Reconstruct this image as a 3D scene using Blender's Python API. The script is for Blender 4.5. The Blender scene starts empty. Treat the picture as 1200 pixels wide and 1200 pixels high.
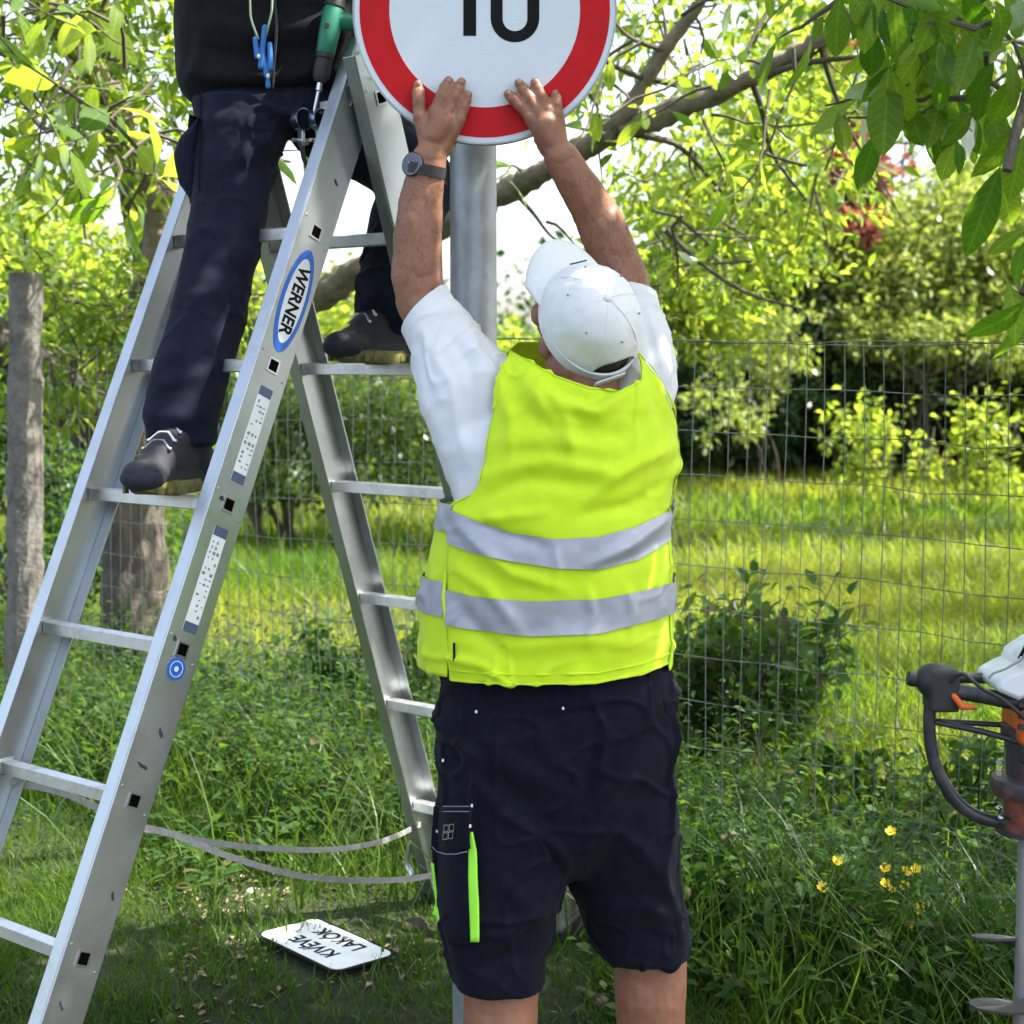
import bpy, bmesh, math, random
import numpy as np
from mathutils import Vector, Matrix
random.seed(7); RNG = np.random.default_rng(7)
SC = bpy.context.scene
COL = SC.collection
# ------------------------------------------------------------------ camera, sky, sun, exposure
H = 1.57; F = 1950.0; PITCH = math.atan(180/1950)
cam_d = bpy.data.cameras.new('camera'); cam = bpy.data.objects.new('camera', cam_d); COL.objects.link(cam)
cam.location = (0, 0, H); cam.rotation_euler = (math.radians(90)-PITCH, 0, 0)
cam_d.sensor_width = 36; cam_d.lens = F/1200*36; cam_d.clip_start = .05; cam_d.clip_end = 600
cam_d.dof.use_dof = True; cam_d.dof.focus_distance = 3.05; cam_d.dof.aperture_fstop = 6.3
SC.camera = cam
SUN_EL, SUN_AZ = math.radians(57), math.radians(91)      # azimuth from +Y towards +X
sun_dir = Vector((math.cos(SUN_EL)*math.sin(SUN_AZ), math.cos(SUN_EL)*math.cos(SUN_AZ), math.sin(SUN_EL)))
world = bpy.data.worlds.new('World'); SC.world = world; world.use_nodes = True
wn = world.node_tree; bg = wn.nodes['Background']
sky = wn.nodes.new('ShaderNodeTexSky'); sky.sky_type = 'NISHITA'; sky.sun_disc = False
sky.sun_elevation = SUN_EL; sky.sun_rotation = SUN_AZ; sky.air_density = 1.0; sky.dust_density = 3.0; sky.ozone_density = 1.0
hs = wn.nodes.new('ShaderNodeHueSaturation'); hs.inputs['Saturation'].default_value = .72; wn.links.new(sky.outputs[0], hs.inputs['Color']); wn.links.new(hs.outputs[0], bg.inputs[0]); bg.inputs[1].default_value = .15
sl = bpy.data.lights.new('sun', 'SUN'); sl.energy = 5.0; sl.angle = math.radians(.5); sl.color = (1, .95, .86)
so = bpy.data.objects.new('sun', sl); COL.objects.link(so); so.rotation_euler = sun_dir.to_track_quat('Z', 'Y').to_euler()
so.location = (6, 6, 12)
SC.view_settings.view_transform = 'Standard'; SC.view_settings.look = 'None'
SC.view_settings.exposure = 1.85; SC.view_settings.gamma = 1.0; SC.view_settings.use_curve_mapping = False
SC.render.engine = 'CYCLES'
SC.cycles.max_bounces = 8; SC.cycles.diffuse_bounces = 4; SC.cycles.transmission_bounces = 6; SC.cycles.transparent_max_bounces = 8
SC.cycles.use_denoising = True
# ------------------------------------------------------------------ pixels of the photograph (1200 px) to points of the place
cp, sp_ = math.cos(PITCH), math.sin(PITCH)
def P(px, py, Y):
    a = (px-600)/F; b = (600-py)/F
    d = np.array((a, cp+b*sp_, -sp_+b*cp)); d = d/d[1]
    return np.array((d[0]*Y, Y, H+d[2]*Y))
def PA(px, py, Y):
    px, py, Y = np.broadcast_arrays(np.asarray(px, float), np.asarray(py, float), np.asarray(Y, float))
    a = (px-600)/F; b = (600-py)/F; dy = cp+b*sp_
    return np.stack([a/dy*Y, Y, H+(-sp_+b*cp)/dy*Y], -1)
def PIX(V):
    d = V-np.array((0, 0, H)); z = d[..., 1]*cp-d[..., 2]*sp_; u = d[..., 1]*sp_+d[..., 2]*cp
    return 600+F*d[..., 0]/z, 600-F*u/z
def smooth01(x): x = np.clip(x, 0, 1); return x*x*(3-2*x)
def gz(x, y):
    """height of the ground"""
    x = np.asarray(x, float); y = np.asarray(y, float)
    z = .2*smooth01((y-3.0)/.55)
    z = z+.012*np.sin(x*3.1+y*2.3)+.010*np.sin(x*1.3-y*4.7+1)+.006*np.sin(x*9+y*7)*(np.abs(y) < 9)
    r = np.hypot(x, y)
    return z+np.where(r > 12, .05*np.sin(x*.35)*np.cos(y*.27)*np.clip((r-12)/10, 0, 1), 0)
# ------------------------------------------------------------------ object helpers
def link(o, parent=None):
    COL.objects.link(o)
    if parent is not None: o.parent = parent
    return o
def tag(o, label=None, cat=None, group=None, kind=None):
    if label: o['label'] = label
    if cat: o['category'] = cat
    if group: o['group'] = group
    if kind: o['kind'] = kind
    return o
def thing(name, loc, label, cat, group=None):
    o = bpy.data.objects.new(name, None); link(o); o.location = loc; o.empty_display_size = .1
    return tag(o, label, cat, group)
def W(o):
    m = Matrix.LocRotScale(o.location, o.rotation_euler, o.scale)
    return m if o.parent is None else W(o.parent) @ o.matrix_parent_inverse @ m
def put(o, parent):
    """parent o, built in world coordinates, under its thing without moving it"""
    o.parent = parent; o.matrix_parent_inverse = W(parent).inverted(); return o
class MB:
    def __init__(s): s.v = []; s.f = []; s.n = 0
    def add(s, v, f):
        v = np.asarray(v, float).reshape(-1, 3); k = s.n
        s.v.append(v); s.f += [tuple(int(i)+k for i in q) for q in f]; s.n += len(v)
        return s
    def box(s, c, ax, ay, az, hx, hy, hz):
        c = np.asarray(c, float); ax, ay, az = (np.asarray(a, float) for a in (ax, ay, az))
        v = [c+sx*hx*ax+sy*hy*ay+sz*hz*az for sx in (-1, 1) for sy in (-1, 1) for sz in (-1, 1)]
        return s.add(v, [(0, 1, 3, 2), (4, 6, 7, 5), (0, 4, 5, 1), (2, 3, 7, 6), (0, 2, 6, 4), (1, 5, 7, 3)])
    def rings(s, R, cap=True, closed=True):
        R = np.asarray(R, float); m, n = R.shape[:2]; f = []
        for i in range(m-1):
            for j in range(n if closed else n-1):
                a, b = i*n+j, i*n+(j+1) % n
                f.append((a, b, b+n, a+n))
        v = R.reshape(-1, 3)
        if cap and closed:
            f.append(tuple(range(n-1, -1, -1))); f.append(tuple((m-1)*n+j for j in range(n)))
        return s.add(v, f)
    def tube(s, pts, rad, n=10, cap=True, flat=1.0, up=None):
        pts = np.asarray(pts, float); m = len(pts); rad = np.broadcast_to(np.asarray(rad, float), (m,))
        t = np.gradient(pts, axis=0); t /= np.linalg.norm(t, axis=1)[:, None]+1e-12
        a = np.array((0, 0, 1.)) if up is None else np.asarray(up, float)
        if abs(t[0] @ a) > .95: a = np.array((1., 0, 0))
        R = []; u = a-(a @ t[0])*t[0]; u /= np.linalg.norm(u)
        ang = np.linspace(0, 2*np.pi, n, endpoint=False)
        for i in range(m):
            u = u-(u @ t[i])*t[i]; u /= np.linalg.norm(u); w = np.cross(t[i], u)
            R.append(pts[i]+rad[i]*(np.cos(ang)[:, None]*u*flat+np.sin(ang)[:, None]*w))
        return s.rings(R, cap)
    def capsule(s, a, b, ra, rb, n=16, flat=1.0, up=None):
        a, b = np.asarray(a, float), np.asarray(b, float); L = np.linalg.norm(b-a)+1e-9; d = (b-a)/L
        pts = []; rr = []
        for q in np.linspace(-89, 0, 6): pts.append(a+d*ra*math.sin(math.radians(q))); rr.append(ra*math.cos(math.radians(q)))
        for q in (.25, .5, .75): pts.append(a+(b-a)*q); rr.append(ra+(rb-ra)*q)
        for q in np.linspace(0, 89, 6): pts.append(b+d*rb*math.sin(math.radians(q))); rr.append(rb*math.cos(math.radians(q)))
        pts = np.array(pts); u = np.array((0, 0, 1.)) if up is None else np.asarray(up, float)
        if abs(u @ d) > .95: u = np.array((1., 0, 0))
        u = u-(u @ d)*d; u /= np.linalg.norm(u); w = np.cross(d, u); ang = np.linspace(0, 2*np.pi, n, endpoint=False)
        return s.rings([p+r*(np.cos(ang)[:, None]*u*flat+np.sin(ang)[:, None]*w) for p, r in zip(pts, rr)])
    def chain(s, pts, rad, n=16, flat=1.0, up=None):
        for i in range(len(pts)-1): s.capsule(pts[i], pts[i+1], rad[i], rad[i+1], n, flat, up)
        return s
    def ellipsoid(s, c, ax, ay, az, n=20):
        c, ax, ay, az = (np.asarray(q, float) for q in (c, ax, ay, az)); R = []
        for q in np.linspace(-89, 89, n//2+3):
            q = math.radians(q); a = np.linspace(0, 2*np.pi, n, endpoint=False)
            R.append(c+math.sin(q)*az+math.cos(q)*(np.cos(a)[:, None]*ax+np.sin(a)[:, None]*ay))
        return s.rings(R)
    def lathe(s, c, axis, prof, n=24, cap=True):
        """prof: list of (height along axis, radius)"""
        c = np.asarray(c, float); d = np.asarray(axis, float); d = d/np.linalg.norm(d)
        u = np.array((1., 0, 0)) if abs(d[0]) < .9 else np.array((0, 1., 0))
        u = u-(u @ d)*d; u /= np.linalg.norm(u); w = np.cross(d, u); a = np.linspace(0, 2*np.pi, n, endpoint=False)
        return s.rings([c+h*d+r*(np.cos(a)[:, None]*u+np.sin(a)[:, None]*w) for h, r in prof], cap)
    def grid(s, G):
        return s.rings(G, cap=False, closed=False)
    def prism(s, pts2, o, ax, ay, az, t):
        """polygon pts2 in the plane (ax, ay) at o, extruded t along az"""
        o, ax, ay, az = (np.asarray(q, float) for q in (o, ax, ay, az)); n = len(pts2)
        b = [o+p[0]*ax+p[1]*ay for p in pts2]; v = b+[q+az*t for q in b]
        f = [tuple(range(n-1, -1, -1)), tuple(range(n, 2*n))]+[(i, (i+1) % n, (i+1) % n+n, i+n) for i in range(n)]
        return s.add(v, f)
    def mesh(s, name):
        me = bpy.data.meshes.new(name); me.from_pydata(np.concatenate(s.v).tolist(), [], s.f); me.update()
        bm = bmesh.new(); bm.from_mesh(me); bmesh.ops.recalc_face_normals(bm, faces=bm.faces); bm.to_mesh(me); bm.free()
        return me
    def build(s, name, m, parent=None, smooth=True, bevel=0, orient=None):
        me = s.mesh(name)
        if orient is not None:                  # open sheets: turn every face outwards
            bm = bmesh.new(); bm.from_mesh(me); bm.normal_update()
            bmesh.ops.reverse_faces(bm, faces=[f for f in bm.faces if f.normal.dot(Vector(orient(f.calc_center_median()))) < 0]); bm.to_mesh(me); bm.free(); me.update()
        if m is not None: me.materials.append(m)
        if smooth: shade(me)
        o = bpy.data.objects.new(name, me); link(o)
        if bevel:
            b = o.modifiers.new('bevel', 'BEVEL'); b.width = bevel; b.segments = 2; b.limit_method = 'ANGLE'; b.angle_limit = math.radians(50)
        if parent is not None: put(o, parent)
        return o
def shade(me, ang=40):
    me.polygons.foreach_set('use_smooth', np.ones(len(me.polygons), bool)); me.set_sharp_from_angle(angle=math.radians(ang))
def evaluated(o, name):
    dg = bpy.context.evaluated_depsgraph_get(); dg.update()
    me = bpy.data.meshes.new_from_object(o.evaluated_get(dg)); me.name = name
    return me
def union(mb, name, m, parent, voxel=.004, smooth_it=8, factor=.5, disp=None):
    """one continuous surface out of overlapping closed shapes"""
    me0 = mb.mesh('temp'); o = bpy.data.objects.new('temp', me0); COL.objects.link(o)
    r = o.modifiers.new('r', 'REMESH'); r.mode = 'VOXEL'; r.voxel_size = voxel
    if smooth_it:
        q = o.modifiers.new('s', 'SMOOTH'); q.factor = factor; q.iterations = smooth_it
    me = evaluated(o, name); bpy.data.objects.remove(o); bpy.data.meshes.remove(me0)
    me.materials.clear()
    if m is not None: me.materials.append(m)
    me.polygons.foreach_set('use_smooth', np.ones(len(me.polygons), bool))
    o = bpy.data.objects.new(name, me); link(o)
    if disp is not None: displace(o, disp)
    if parent is not None: put(o, parent)
    return o
def arrays(me):
    n = len(me.vertices); v = np.empty(n*3); me.vertices.foreach_get('co', v); q = np.empty(n*3, np.float32); me.vertices.foreach_get('normal', q)
    return v.reshape(-1, 3), q.reshape(-1, 3).astype(float)
def displace(o, fn):
    v, n = arrays(o.data); v = v+n*fn(v)[:, None]; o.data.vertices.foreach_set('co', v.ravel()); o.data.update()
def _hash(i): 
    x = np.sin(i[..., 0]*127.1+i[..., 1]*311.7+i[..., 2]*74.7)*43758.5453; return x-np.floor(x)
def vnoise(v, scale):
    q = v*scale; i = np.floor(q); f = q-i; f = f*f*(3-2*f); r = 0
    for dx in (0, 1):
        for dy in (0, 1):
            for dz in (0, 1):
                w = (f[:, 0] if dx else 1-f[:, 0])*(f[:, 1] if dy else 1-f[:, 1])*(f[:, 2] if dz else 1-f[:, 2])
                r = r+w*_hash(i+np.array((dx, dy, dz)))
    return r*2-1
def folds(L, noise=(.004, 9), fine=(.0012, 45), crease=None):
    """creases and ridges of cloth along polylines (photo px): (points, width px, height m)"""
    def fn(v):
        x, y = PIX(v); d = np.zeros(len(v))
        for pts, w, h in L:
            best = np.full(len(v), 1e9); tt = np.zeros(len(v)); n = len(pts)-1
            for i in range(n):
                ax, ay = pts[i]; bx, by = pts[i+1]; L2 = (bx-ax)**2+(by-ay)**2
                t = np.clip(((x-ax)*(bx-ax)+(y-ay)*(by-ay))/L2, 0, 1)
                dd = (x-ax-t*(bx-ax))**2+(y-ay-t*(by-ay))**2
                k = dd < best; best = np.where(k, dd, best); tt = np.where(k, (i+t)/n, tt)
            d += h*np.exp(-best/(2*w*w))*np.sin(np.pi*np.clip(tt*.9+.05, 0, 1))**.6
        d += noise[0]*vnoise(v, noise[1])+fine[0]*vnoise(v, fine[1])
        if crease:                              # sharp irregular crease lines where a warped noise passes zero
            h, s, w = crease; q = v+.35/s*np.stack([vnoise(v+5, s*1.3), vnoise(v+11, s*1.3), vnoise(v+17, s*1.3)], -1)
            m = np.clip(.5+.9*vnoise(v+3, s*.6), 0, 1); d += h*m*(np.exp(-(vnoise(q, s)/w)**2)-.35)+h*.6*m*np.exp(-(vnoise(q+9, s*2.1)/w)**2)
        return d
    return fn
def spline(pts, m=8):
    pts = np.asarray(pts, float); Q = np.vstack([2*pts[0]-pts[1], pts, 2*pts[-1]-pts[-2]]); out = []
    for i in range(1, len(Q)-2):
        p0, p1, p2, p3 = Q[i-1:i+3]
        for t in np.linspace(0, 1, m, endpoint=False):
            out.append(.5*((2*p1)+(-p0+p2)*t+(2*p0-5*p1+4*p2-p3)*t*t+(-p0+3*p1-3*p2+p3)*t**3))
    out.append(pts[-1]); return np.array(out)
# ------------------------------------------------------------------ materials
MATS = {}
def _nt(name):
    m = bpy.data.materials.new(name); m.use_nodes = True; nt = m.node_tree; b = nt.nodes['Principled BSDF']; return m, nt, b
def N(nt, t, **k):
    n = nt.nodes.new(t)
    for a, v in k.items():
        if a in n.bl_rna.properties.keys(): setattr(n, a, v)
        else: n.inputs[a].default_value = v
    return n
def pmat(name, base, rough=.6, metal=0, var=.15, scale=12, bump=0, bscale=120, bdist=.002, stretch=(1, 1, 1), dirt=None, dscale=6, spec=.5, sheen=0, sss=0, coat=0, rvar=.0):
    m, nt, b = _nt(name); L = nt.links.new
    tc = N(nt, 'ShaderNodeTexCoord'); mp = N(nt, 'ShaderNodeMapping'); mp.inputs['Scale'].default_value = stretch
    L(tc.outputs['Object'], mp.inputs[0])
    no = N(nt, 'ShaderNodeTexNoise', Scale=scale, Detail=6.0, Roughness=.6); L(mp.outputs[0], no.inputs['Vector'])
    cr = N(nt, 'ShaderNodeValToRGB'); base = np.array(base)
    cr.color_ramp.elements[0].position = .3; cr.color_ramp.elements[1].position = .7
    cr.color_ramp.elements[0].color = (*np.clip(base*(1-var), 0, 1), 1); cr.color_ramp.elements[1].color = (*np.clip(base*(1+var), 0, 1), 1)
    L(no.outputs[0], cr.inputs[0]); col = cr.outputs[0]
    if dirt is not None:
        d2 = N(nt, 'ShaderNodeTexNoise', Scale=dscale, Detail=8.0, Roughness=.7); L(mp.outputs[0], d2.inputs['Vector'])
        r2 = N(nt, 'ShaderNodeValToRGB'); r2.color_ramp.elements[0].position = .5; r2.color_ramp.elements[1].position = .72
        L(d2.outputs[0], r2.inputs[0]); mx = N(nt, 'ShaderNodeMix', data_type='RGBA'); L(r2.outputs[0], mx.inputs[0]); L(col, mx.inputs[6]); mx.inputs[7].default_value = (*dirt, 1)
        col = mx.outputs[2]
    L(col, b.inputs['Base Color'])
    b.inputs['Roughness'].default_value = rough; b.inputs['Metallic'].default_value = metal; b.inputs['Specular IOR Level'].default_value = spec
    if rvar:
        mr = N(nt, 'ShaderNodeMapRange'); mr.inputs[3].default_value = rough-rvar; mr.inputs[4].default_value = rough+rvar
        L(no.outputs[0], mr.inputs[0]); L(mr.outputs[0], b.inputs['Roughness'])
    if sheen: b.inputs['Sheen Weight'].default_value = sheen
    if coat: b.inputs['Coat Weight'].default_value = coat
    if sss:
        b.inputs['Subsurface Weight'].default_value = sss; b.inputs['Subsurface Radius'].default_value = (1, .35, .2); b.inputs['Subsurface Scale'].default_value = .008
    if bump:
        nb = N(nt, 'ShaderNodeTexNoise', Scale=bscale, Detail=4.0); L(mp.outputs[0], nb.inputs['Vector'])
        bp = N(nt, 'ShaderNodeBump', Strength=bump, Distance=bdist); L(nb.outputs[0], bp.inputs['Height']); L(bp.outputs[0], b.inputs['Normal'])
    MATS[name] = m; return m
def leafmat(name, c1, c2, t1, t2, tfac=.5, rough=.45, gloss=.06, obj=False, dry=None, veins=False):
    """thin leaf: reflects c1..c2, lets light through as t1..t2, picked per leaf"""
    m, nt, b = _nt(name); L = nt.links.new; nt.nodes.remove(b); out = nt.nodes['Material Output']
    if obj: a = N(nt, 'ShaderNodeObjectInfo').outputs['Random']
    else:
        an = N(nt, 'ShaderNodeAttribute'); an.attribute_name = 'var'; a = an.outputs['Fac']
    def ramp(x, y):
        r = N(nt, 'ShaderNodeValToRGB'); r.color_ramp.elements[0].color = (*x, 1); r.color_ramp.elements[1].color = (*y, 1)
        if dry: 
            r.color_ramp.elements[1].position = .9; e = r.color_ramp.elements.new(.96); e.color = (*dry, 1)
        L(a, r.inputs[0]); return r.outputs[0]
    ca, ct = ramp(c1, c2), ramp(t1, t2)
    di = N(nt, 'ShaderNodeBsdfDiffuse'); L(ca, di.inputs[0]); tr = N(nt, 'ShaderNodeBsdfTranslucent'); L(ct, tr.inputs[0])
    mx = N(nt, 'ShaderNodeMixShader'); mx.inputs[0].default_value = tfac; L(di.outputs[0], mx.inputs[1]); L(tr.outputs[0], mx.inputs[2])
    gl = N(nt, 'ShaderNodeBsdfGlossy', Roughness=rough); gl.inputs[0].default_value = (1, 1, 1, 1)
    m2 = N(nt, 'ShaderNodeMixShader'); fr = N(nt, 'ShaderNodeLayerWeight', Blend=.25)
    mm = N(nt, 'ShaderNodeMath', operation='MULTIPLY'); L(fr.outputs[0], mm.inputs[0]); mm.inputs[1].default_value = gloss*4; L(mm.outputs[0], m2.inputs[0])
    L(mx.outputs[0], m2.inputs[1]); L(gl.outputs[0], m2.inputs[2]); L(m2.outputs[0], out.inputs[0])
    if veins:                                   # midrib and side veins, paler than the blade; blotches
        tc = N(nt, 'ShaderNodeTexCoord'); sx = N(nt, 'ShaderNodeSeparateXYZ'); L(tc.outputs['Object'], sx.inputs[0])
        def M(op, a, b=None):
            q = N(nt, 'ShaderNodeMath', operation=op)
            for i, z in enumerate((a, b)):
                if z is None: continue
                if isinstance(z, (int, float)): q.inputs[i].default_value = z
                else: L(z, q.inputs[i])
            return q.outputs[0]
        ab = M('ABSOLUTE', sx.outputs[0]); ph = M('SUBTRACT', M('MULTIPLY', sx.outputs[1], 9.0), M('MULTIPLY', ab, 8.0))
        line = M('LESS_THAN', M('ABSOLUTE', M('SUBTRACT', M('FRACT', ph), .5)), .07); mid = M('LESS_THAN', ab, .014); vv = M('MAXIMUM', line, mid)
        no = N(nt, 'ShaderNodeTexNoise', Scale=5.0, Detail=4.0); L(tc.outputs['Object'], no.inputs['Vector'])
        fac = M('ADD', M('ADD', .72, M('MULTIPLY', no.outputs[0], .5)), M('MULTIPLY', vv, .35))
        for src, dst in ((ca, di), (ct, tr)):
            mul = N(nt, 'ShaderNodeVectorMath', operation='SCALE'); L(src, mul.inputs[0]); L(fac, mul.inputs['Scale']); L(mul.outputs[0], dst.inputs[0])
        bp = N(nt, 'ShaderNodeBump', Strength=.25, Distance=.002); L(vv, bp.inputs['Height'])
        for n in (di, gl): L(bp.outputs[0], n.inputs['Normal'])
    MATS[name] = m; return m
# ------------------------------------------------------------------ leaves and blades in bulk
T_LEAF6 = (np.array([(0, 0, 0), (-.3, .3, .07), (.3, .3, .07), (-.27, .65, .05), (.27, .65, .05), (0, .5, 0), (0, 1, -.12)]),
           np.array([(0, 5, 1), (0, 2, 5), (1, 5, 3), (2, 4, 5), (3, 5, 6), (5, 4, 6)]))
T_LEAF2 = (np.array([(0, 0, 0), (-.34, .48, .1), (.34, .48, .1), (0, 1, -.08)]), np.array([(0, 2, 3), (0, 3, 1)]))
T_BLADE = (np.array([(-.5, 0, 0), (.5, 0, 0), (-.42, .5, .06), (.42, .5, .06), (0, 1, .32)]), np.array([(0, 1, 3), (0, 3, 2), (2, 3, 4)]))
_bt = A5 = np.array((0, .28, .56, .8, 1.0))
T_BLADE4 = (np.array([(q*(.5-.42*t), t*(1-.12*t), .62*t*t) for t in _bt for q in (-1, 1)]), np.array([f for i in range(4) for f in ((2*i, 2*i+1, 2*i+3), (2*i, 2*i+3, 2*i+2))]))
def unit(a): return a/(np.linalg.norm(a, axis=-1, keepdims=True)+1e-12)
def rand_unit(n): return unit(RNG.normal(size=(n, 3)))
def scatter(name, tmpl, pos, ydir, nrm, length, width, m, parent=None, var=None, kind='stuff'):
    tv, tf = tmpl; n = len(pos); y = unit(ydir); x = unit(np.cross(y, nrm)); z = np.cross(x, y)
    length = np.broadcast_to(length, (n,)); width = np.broadcast_to(width, (n,))
    V = pos[:, None, :]+tv[None, :, 0, None]*(x*width[:, None])[:, None, :]+tv[None, :, 1, None]*(y*length[:, None])[:, None, :]+tv[None, :, 2, None]*(z*length[:, None])[:, None, :]
    k = len(tv); Fa = (tf[None]+np.arange(n)[:, None, None]*k).reshape(-1)
    me = bpy.data.meshes.new(name); me.vertices.add(n*k); me.vertices.foreach_set('co', V.ravel())
    nf = n*len(tf); me.loops.add(nf*3); me.loops.foreach_set('vertex_index', Fa.astype(np.int32)); me.polygons.add(nf)
    me.polygons.foreach_set('loop_start', np.arange(0, nf*3, 3, dtype=np.int32))
    at = me.attributes.new('var', 'FLOAT', 'POINT'); va = RNG.random(n) if var is None else var
    at.data.foreach_set('value', np.repeat(va, k).astype(np.float32))
    me.update(calc_edges=True); me.validate(); me.materials.append(m)
    o = bpy.data.objects.new(name, me); link(o)
    if kind: o['kind'] = kind
    if parent is not None: put(o, parent)
    return o
def crown_points(ells, n, clump=14, cr=.16, shell=.55):
    """points in clumps through ellipsoids [(centre, (rx,ry,rz), weight)]; returns points and outward directions"""
    w = np.array([e[2] for e in ells], float); w /= w.sum(); out = []; dirs = []
    for e, q in zip(ells, w):
        k = max(3, int(n*q/clump)); d = rand_unit(k); r = (shell+(1-shell)*RNG.random(k))**.7
        r = r*(1+.18*RNG.normal(size=k)); c = np.asarray(e[0])+d*r[:, None]*np.asarray(e[1])
        cnt = RNG.integers(int(clump*.4), int(clump*1.6)+1, k); idx = np.repeat(np.arange(k), cnt)
        out.append(c[idx]+RNG.normal(size=(len(idx), 3))*cr*np.asarray(e[1]).mean()*.6); dirs.append(d[idx])
    return np.concatenate(out), np.concatenate(dirs)
def crown(name, ells, n, size, m, parent, tmpl=T_LEAF2, clump=14, cr=.16, shell=.45, droop=.35, aspect=.8):
    p, d = crown_points(ells, n, clump, cr, shell); k = len(p)
    ok = p[:, 2] > gz(p[:, 0], p[:, 1])+.02; p, d = p[ok], d[ok]; k = len(p)
    y = unit(d*.6+rand_unit(k)*.9-np.array((0, 0, droop))); nr = unit(rand_unit(k)*.9+np.array((0, 0, .9)))
    s = size*(.6+.8*RNG.random(k)); return scatter(name, tmpl, p, y, nr, s, s*aspect, m, parent)
# ------------------------------------------------------------------ materials in use
A = np.array
ALU = pmat('aluminium', (.46, .49, .50), rough=.40, metal=1, var=.07, scale=9, bump=.25, bscale=60, bdist=.0006, dirt=(.38, .39, .39), dscale=5, rvar=.1)
ALU_RUNG = pmat('ribbed aluminium', (.80, .80, .80), rough=.5, metal=1, var=.08, scale=30, dirt=(.55, .54, .52), dscale=14)
GALV = pmat('galvanised steel', (.36, .38, .40), rough=.52, metal=.75, var=.16, scale=26, bump=.2, bscale=40, bdist=.0008, rvar=.1, dirt=(.25, .27, .28), dscale=7)
BLACKRUB = pmat('black rubber', (.018, .018, .02), rough=.6, var=.3, scale=30, bump=.2, bscale=150)
HOLE_SHADE = pmat('painted hole shade', (.003, .003, .003), rough=1, spec=0)  # near black stands in for the shade inside the rung ends
STEEL = pmat('bright steel', (.6, .6, .62), rough=.3, metal=1, var=.1)
LABELW = pmat('label white', (.72, .73, .74), rough=.45, var=.06, scale=30)
PRINT = pmat('dark print', (.03, .033, .04), rough=.8, spec=.1)
GREYPRINT = pmat('grey print', (.22, .23, .25), rough=.5)
BLUE = pmat('blue print', (.02, .12, .5), rough=.4, var=.1)
NAVYPRINT = pmat('navy print', (.06, .09, .16), rough=.5)
STRAP = pmat('grey webbing', (.28, .28, .265), rough=.85, var=.2, scale=80, bump=.4, bscale=300)
CONC = pmat('weathered concrete', (.15, .138, .12), rough=.95, var=.35, scale=22, bump=.8, bscale=60, bdist=.006, dirt=(.055, .055, .045), dscale=9)
WIRE = pmat('green fence wire', (.055, .075, .07), rough=.5, var=.3, scale=60)
BARK = pmat('bark', (.085, .07, .054), rough=.95, var=.4, scale=14, bump=1.0, bscale=34, bdist=.02, stretch=(1, 1, .35), dirt=(.10, .09, .068), dscale=5)
BARK_L = pmat('pale bark', (.21, .17, .125), rough=.95, var=.35, scale=16, bump=.8, bscale=40, bdist=.012, dirt=(.10, .11, .05), dscale=6)
TWIG = pmat('twig bark', (.085, .07, .05), rough=.9, var=.3)
LEAF_NEAR = leafmat('walnut leaf', (.026, .075, .010), (.095, .17, .022), (.10, .28, .008), (.38, .54, .03), .5, gloss=.05, obj=True, veins=True)
LEAF_MID = leafmat('young walnut leaf', (.06, .13, .02), (.12, .19, .03), (.22, .40, .02), (.52, .62, .06), .55, gloss=.04, obj=True, veins=True)
LEAF_MIDS = leafmat('young leaf spread', (.06, .13, .02), (.12, .19, .03), (.24, .42, .02), (.55, .64, .06), .55, gloss=.04)
LEAF_SHRUB = leafmat('shrub leaf', (.12, .19, .03), (.36, .40, .14), (.24, .40, .02), (.62, .66, .12), .45, rough=.5, gloss=.05)
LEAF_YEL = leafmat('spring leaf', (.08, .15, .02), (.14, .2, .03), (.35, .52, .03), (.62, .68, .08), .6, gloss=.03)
LEAF_SHADED = leafmat('shade tone leaf', (.010, .032, .008), (.03, .07, .016), (.02, .08, .006), (.09, .20, .015), .35, gloss=.10)  # leaf colour darkened to carry the shade beneath the back trees
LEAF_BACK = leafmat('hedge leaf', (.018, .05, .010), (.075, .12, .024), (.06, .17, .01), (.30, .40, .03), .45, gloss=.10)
LEAF_RED = leafmat('plum leaf', (.12, .035, .03), (.2, .08, .06), (.30, .06, .04), (.45, .16, .10), .5, gloss=.05)
LEAF_WEED = leafmat('weed leaf', (.018, .058, .011), (.05, .105, .02), (.06, .18, .01), (.24, .40, .03), .4, gloss=.06, dry=(.09, .085, .03))
GRASS = leafmat('lawn grass', (.030, .074, .009), (.075, .13, .019), (.05, .15, .008), (.17, .30, .02), .4, gloss=.02, dry=(.14, .125, .055))
MEADOW = leafmat('meadow grass', (.035, .09, .010), (.17, .195, .03), (.11, .28, .008), (.50, .55, .045), .5, gloss=.008, dry=(.30, .26, .12))
SKIN = pmat('skin', (.27, .118, .066), rough=.52, var=.16, scale=14, bump=.45, bscale=210, bdist=.0016, sss=.10, dirt=(.22, .075, .042), dscale=20)
NAIL = pmat('fingernail', (.34, .165, .11), rough=.35, var=.05)
NAVY = pmat('navy work cloth', (.0052, .006, .0125), rough=.9, var=.25, scale=40, bump=.5, bscale=520, bdist=.0008, sheen=.03, spec=.12)
NAVY2 = pmat('dark blue trouser cloth', (.0085, .0105, .022), rough=.9, var=.3, scale=30, bump=.5, bscale=480, bdist=.0008, sheen=.03, spec=.12, dirt=(.015, .018, .032), dscale=7)
JACKET = pmat('black jacket cloth', (.006, .006, .0085), rough=.85, var=.3, scale=30, bump=.4, bscale=400, bdist=.0008, sheen=.03, spec=.15)
TEE = pmat('white cotton', (.66, .66, .69), rough=.9, var=.03, bump=.25, bscale=500, bdist=.0006, sheen=.1)
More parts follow.
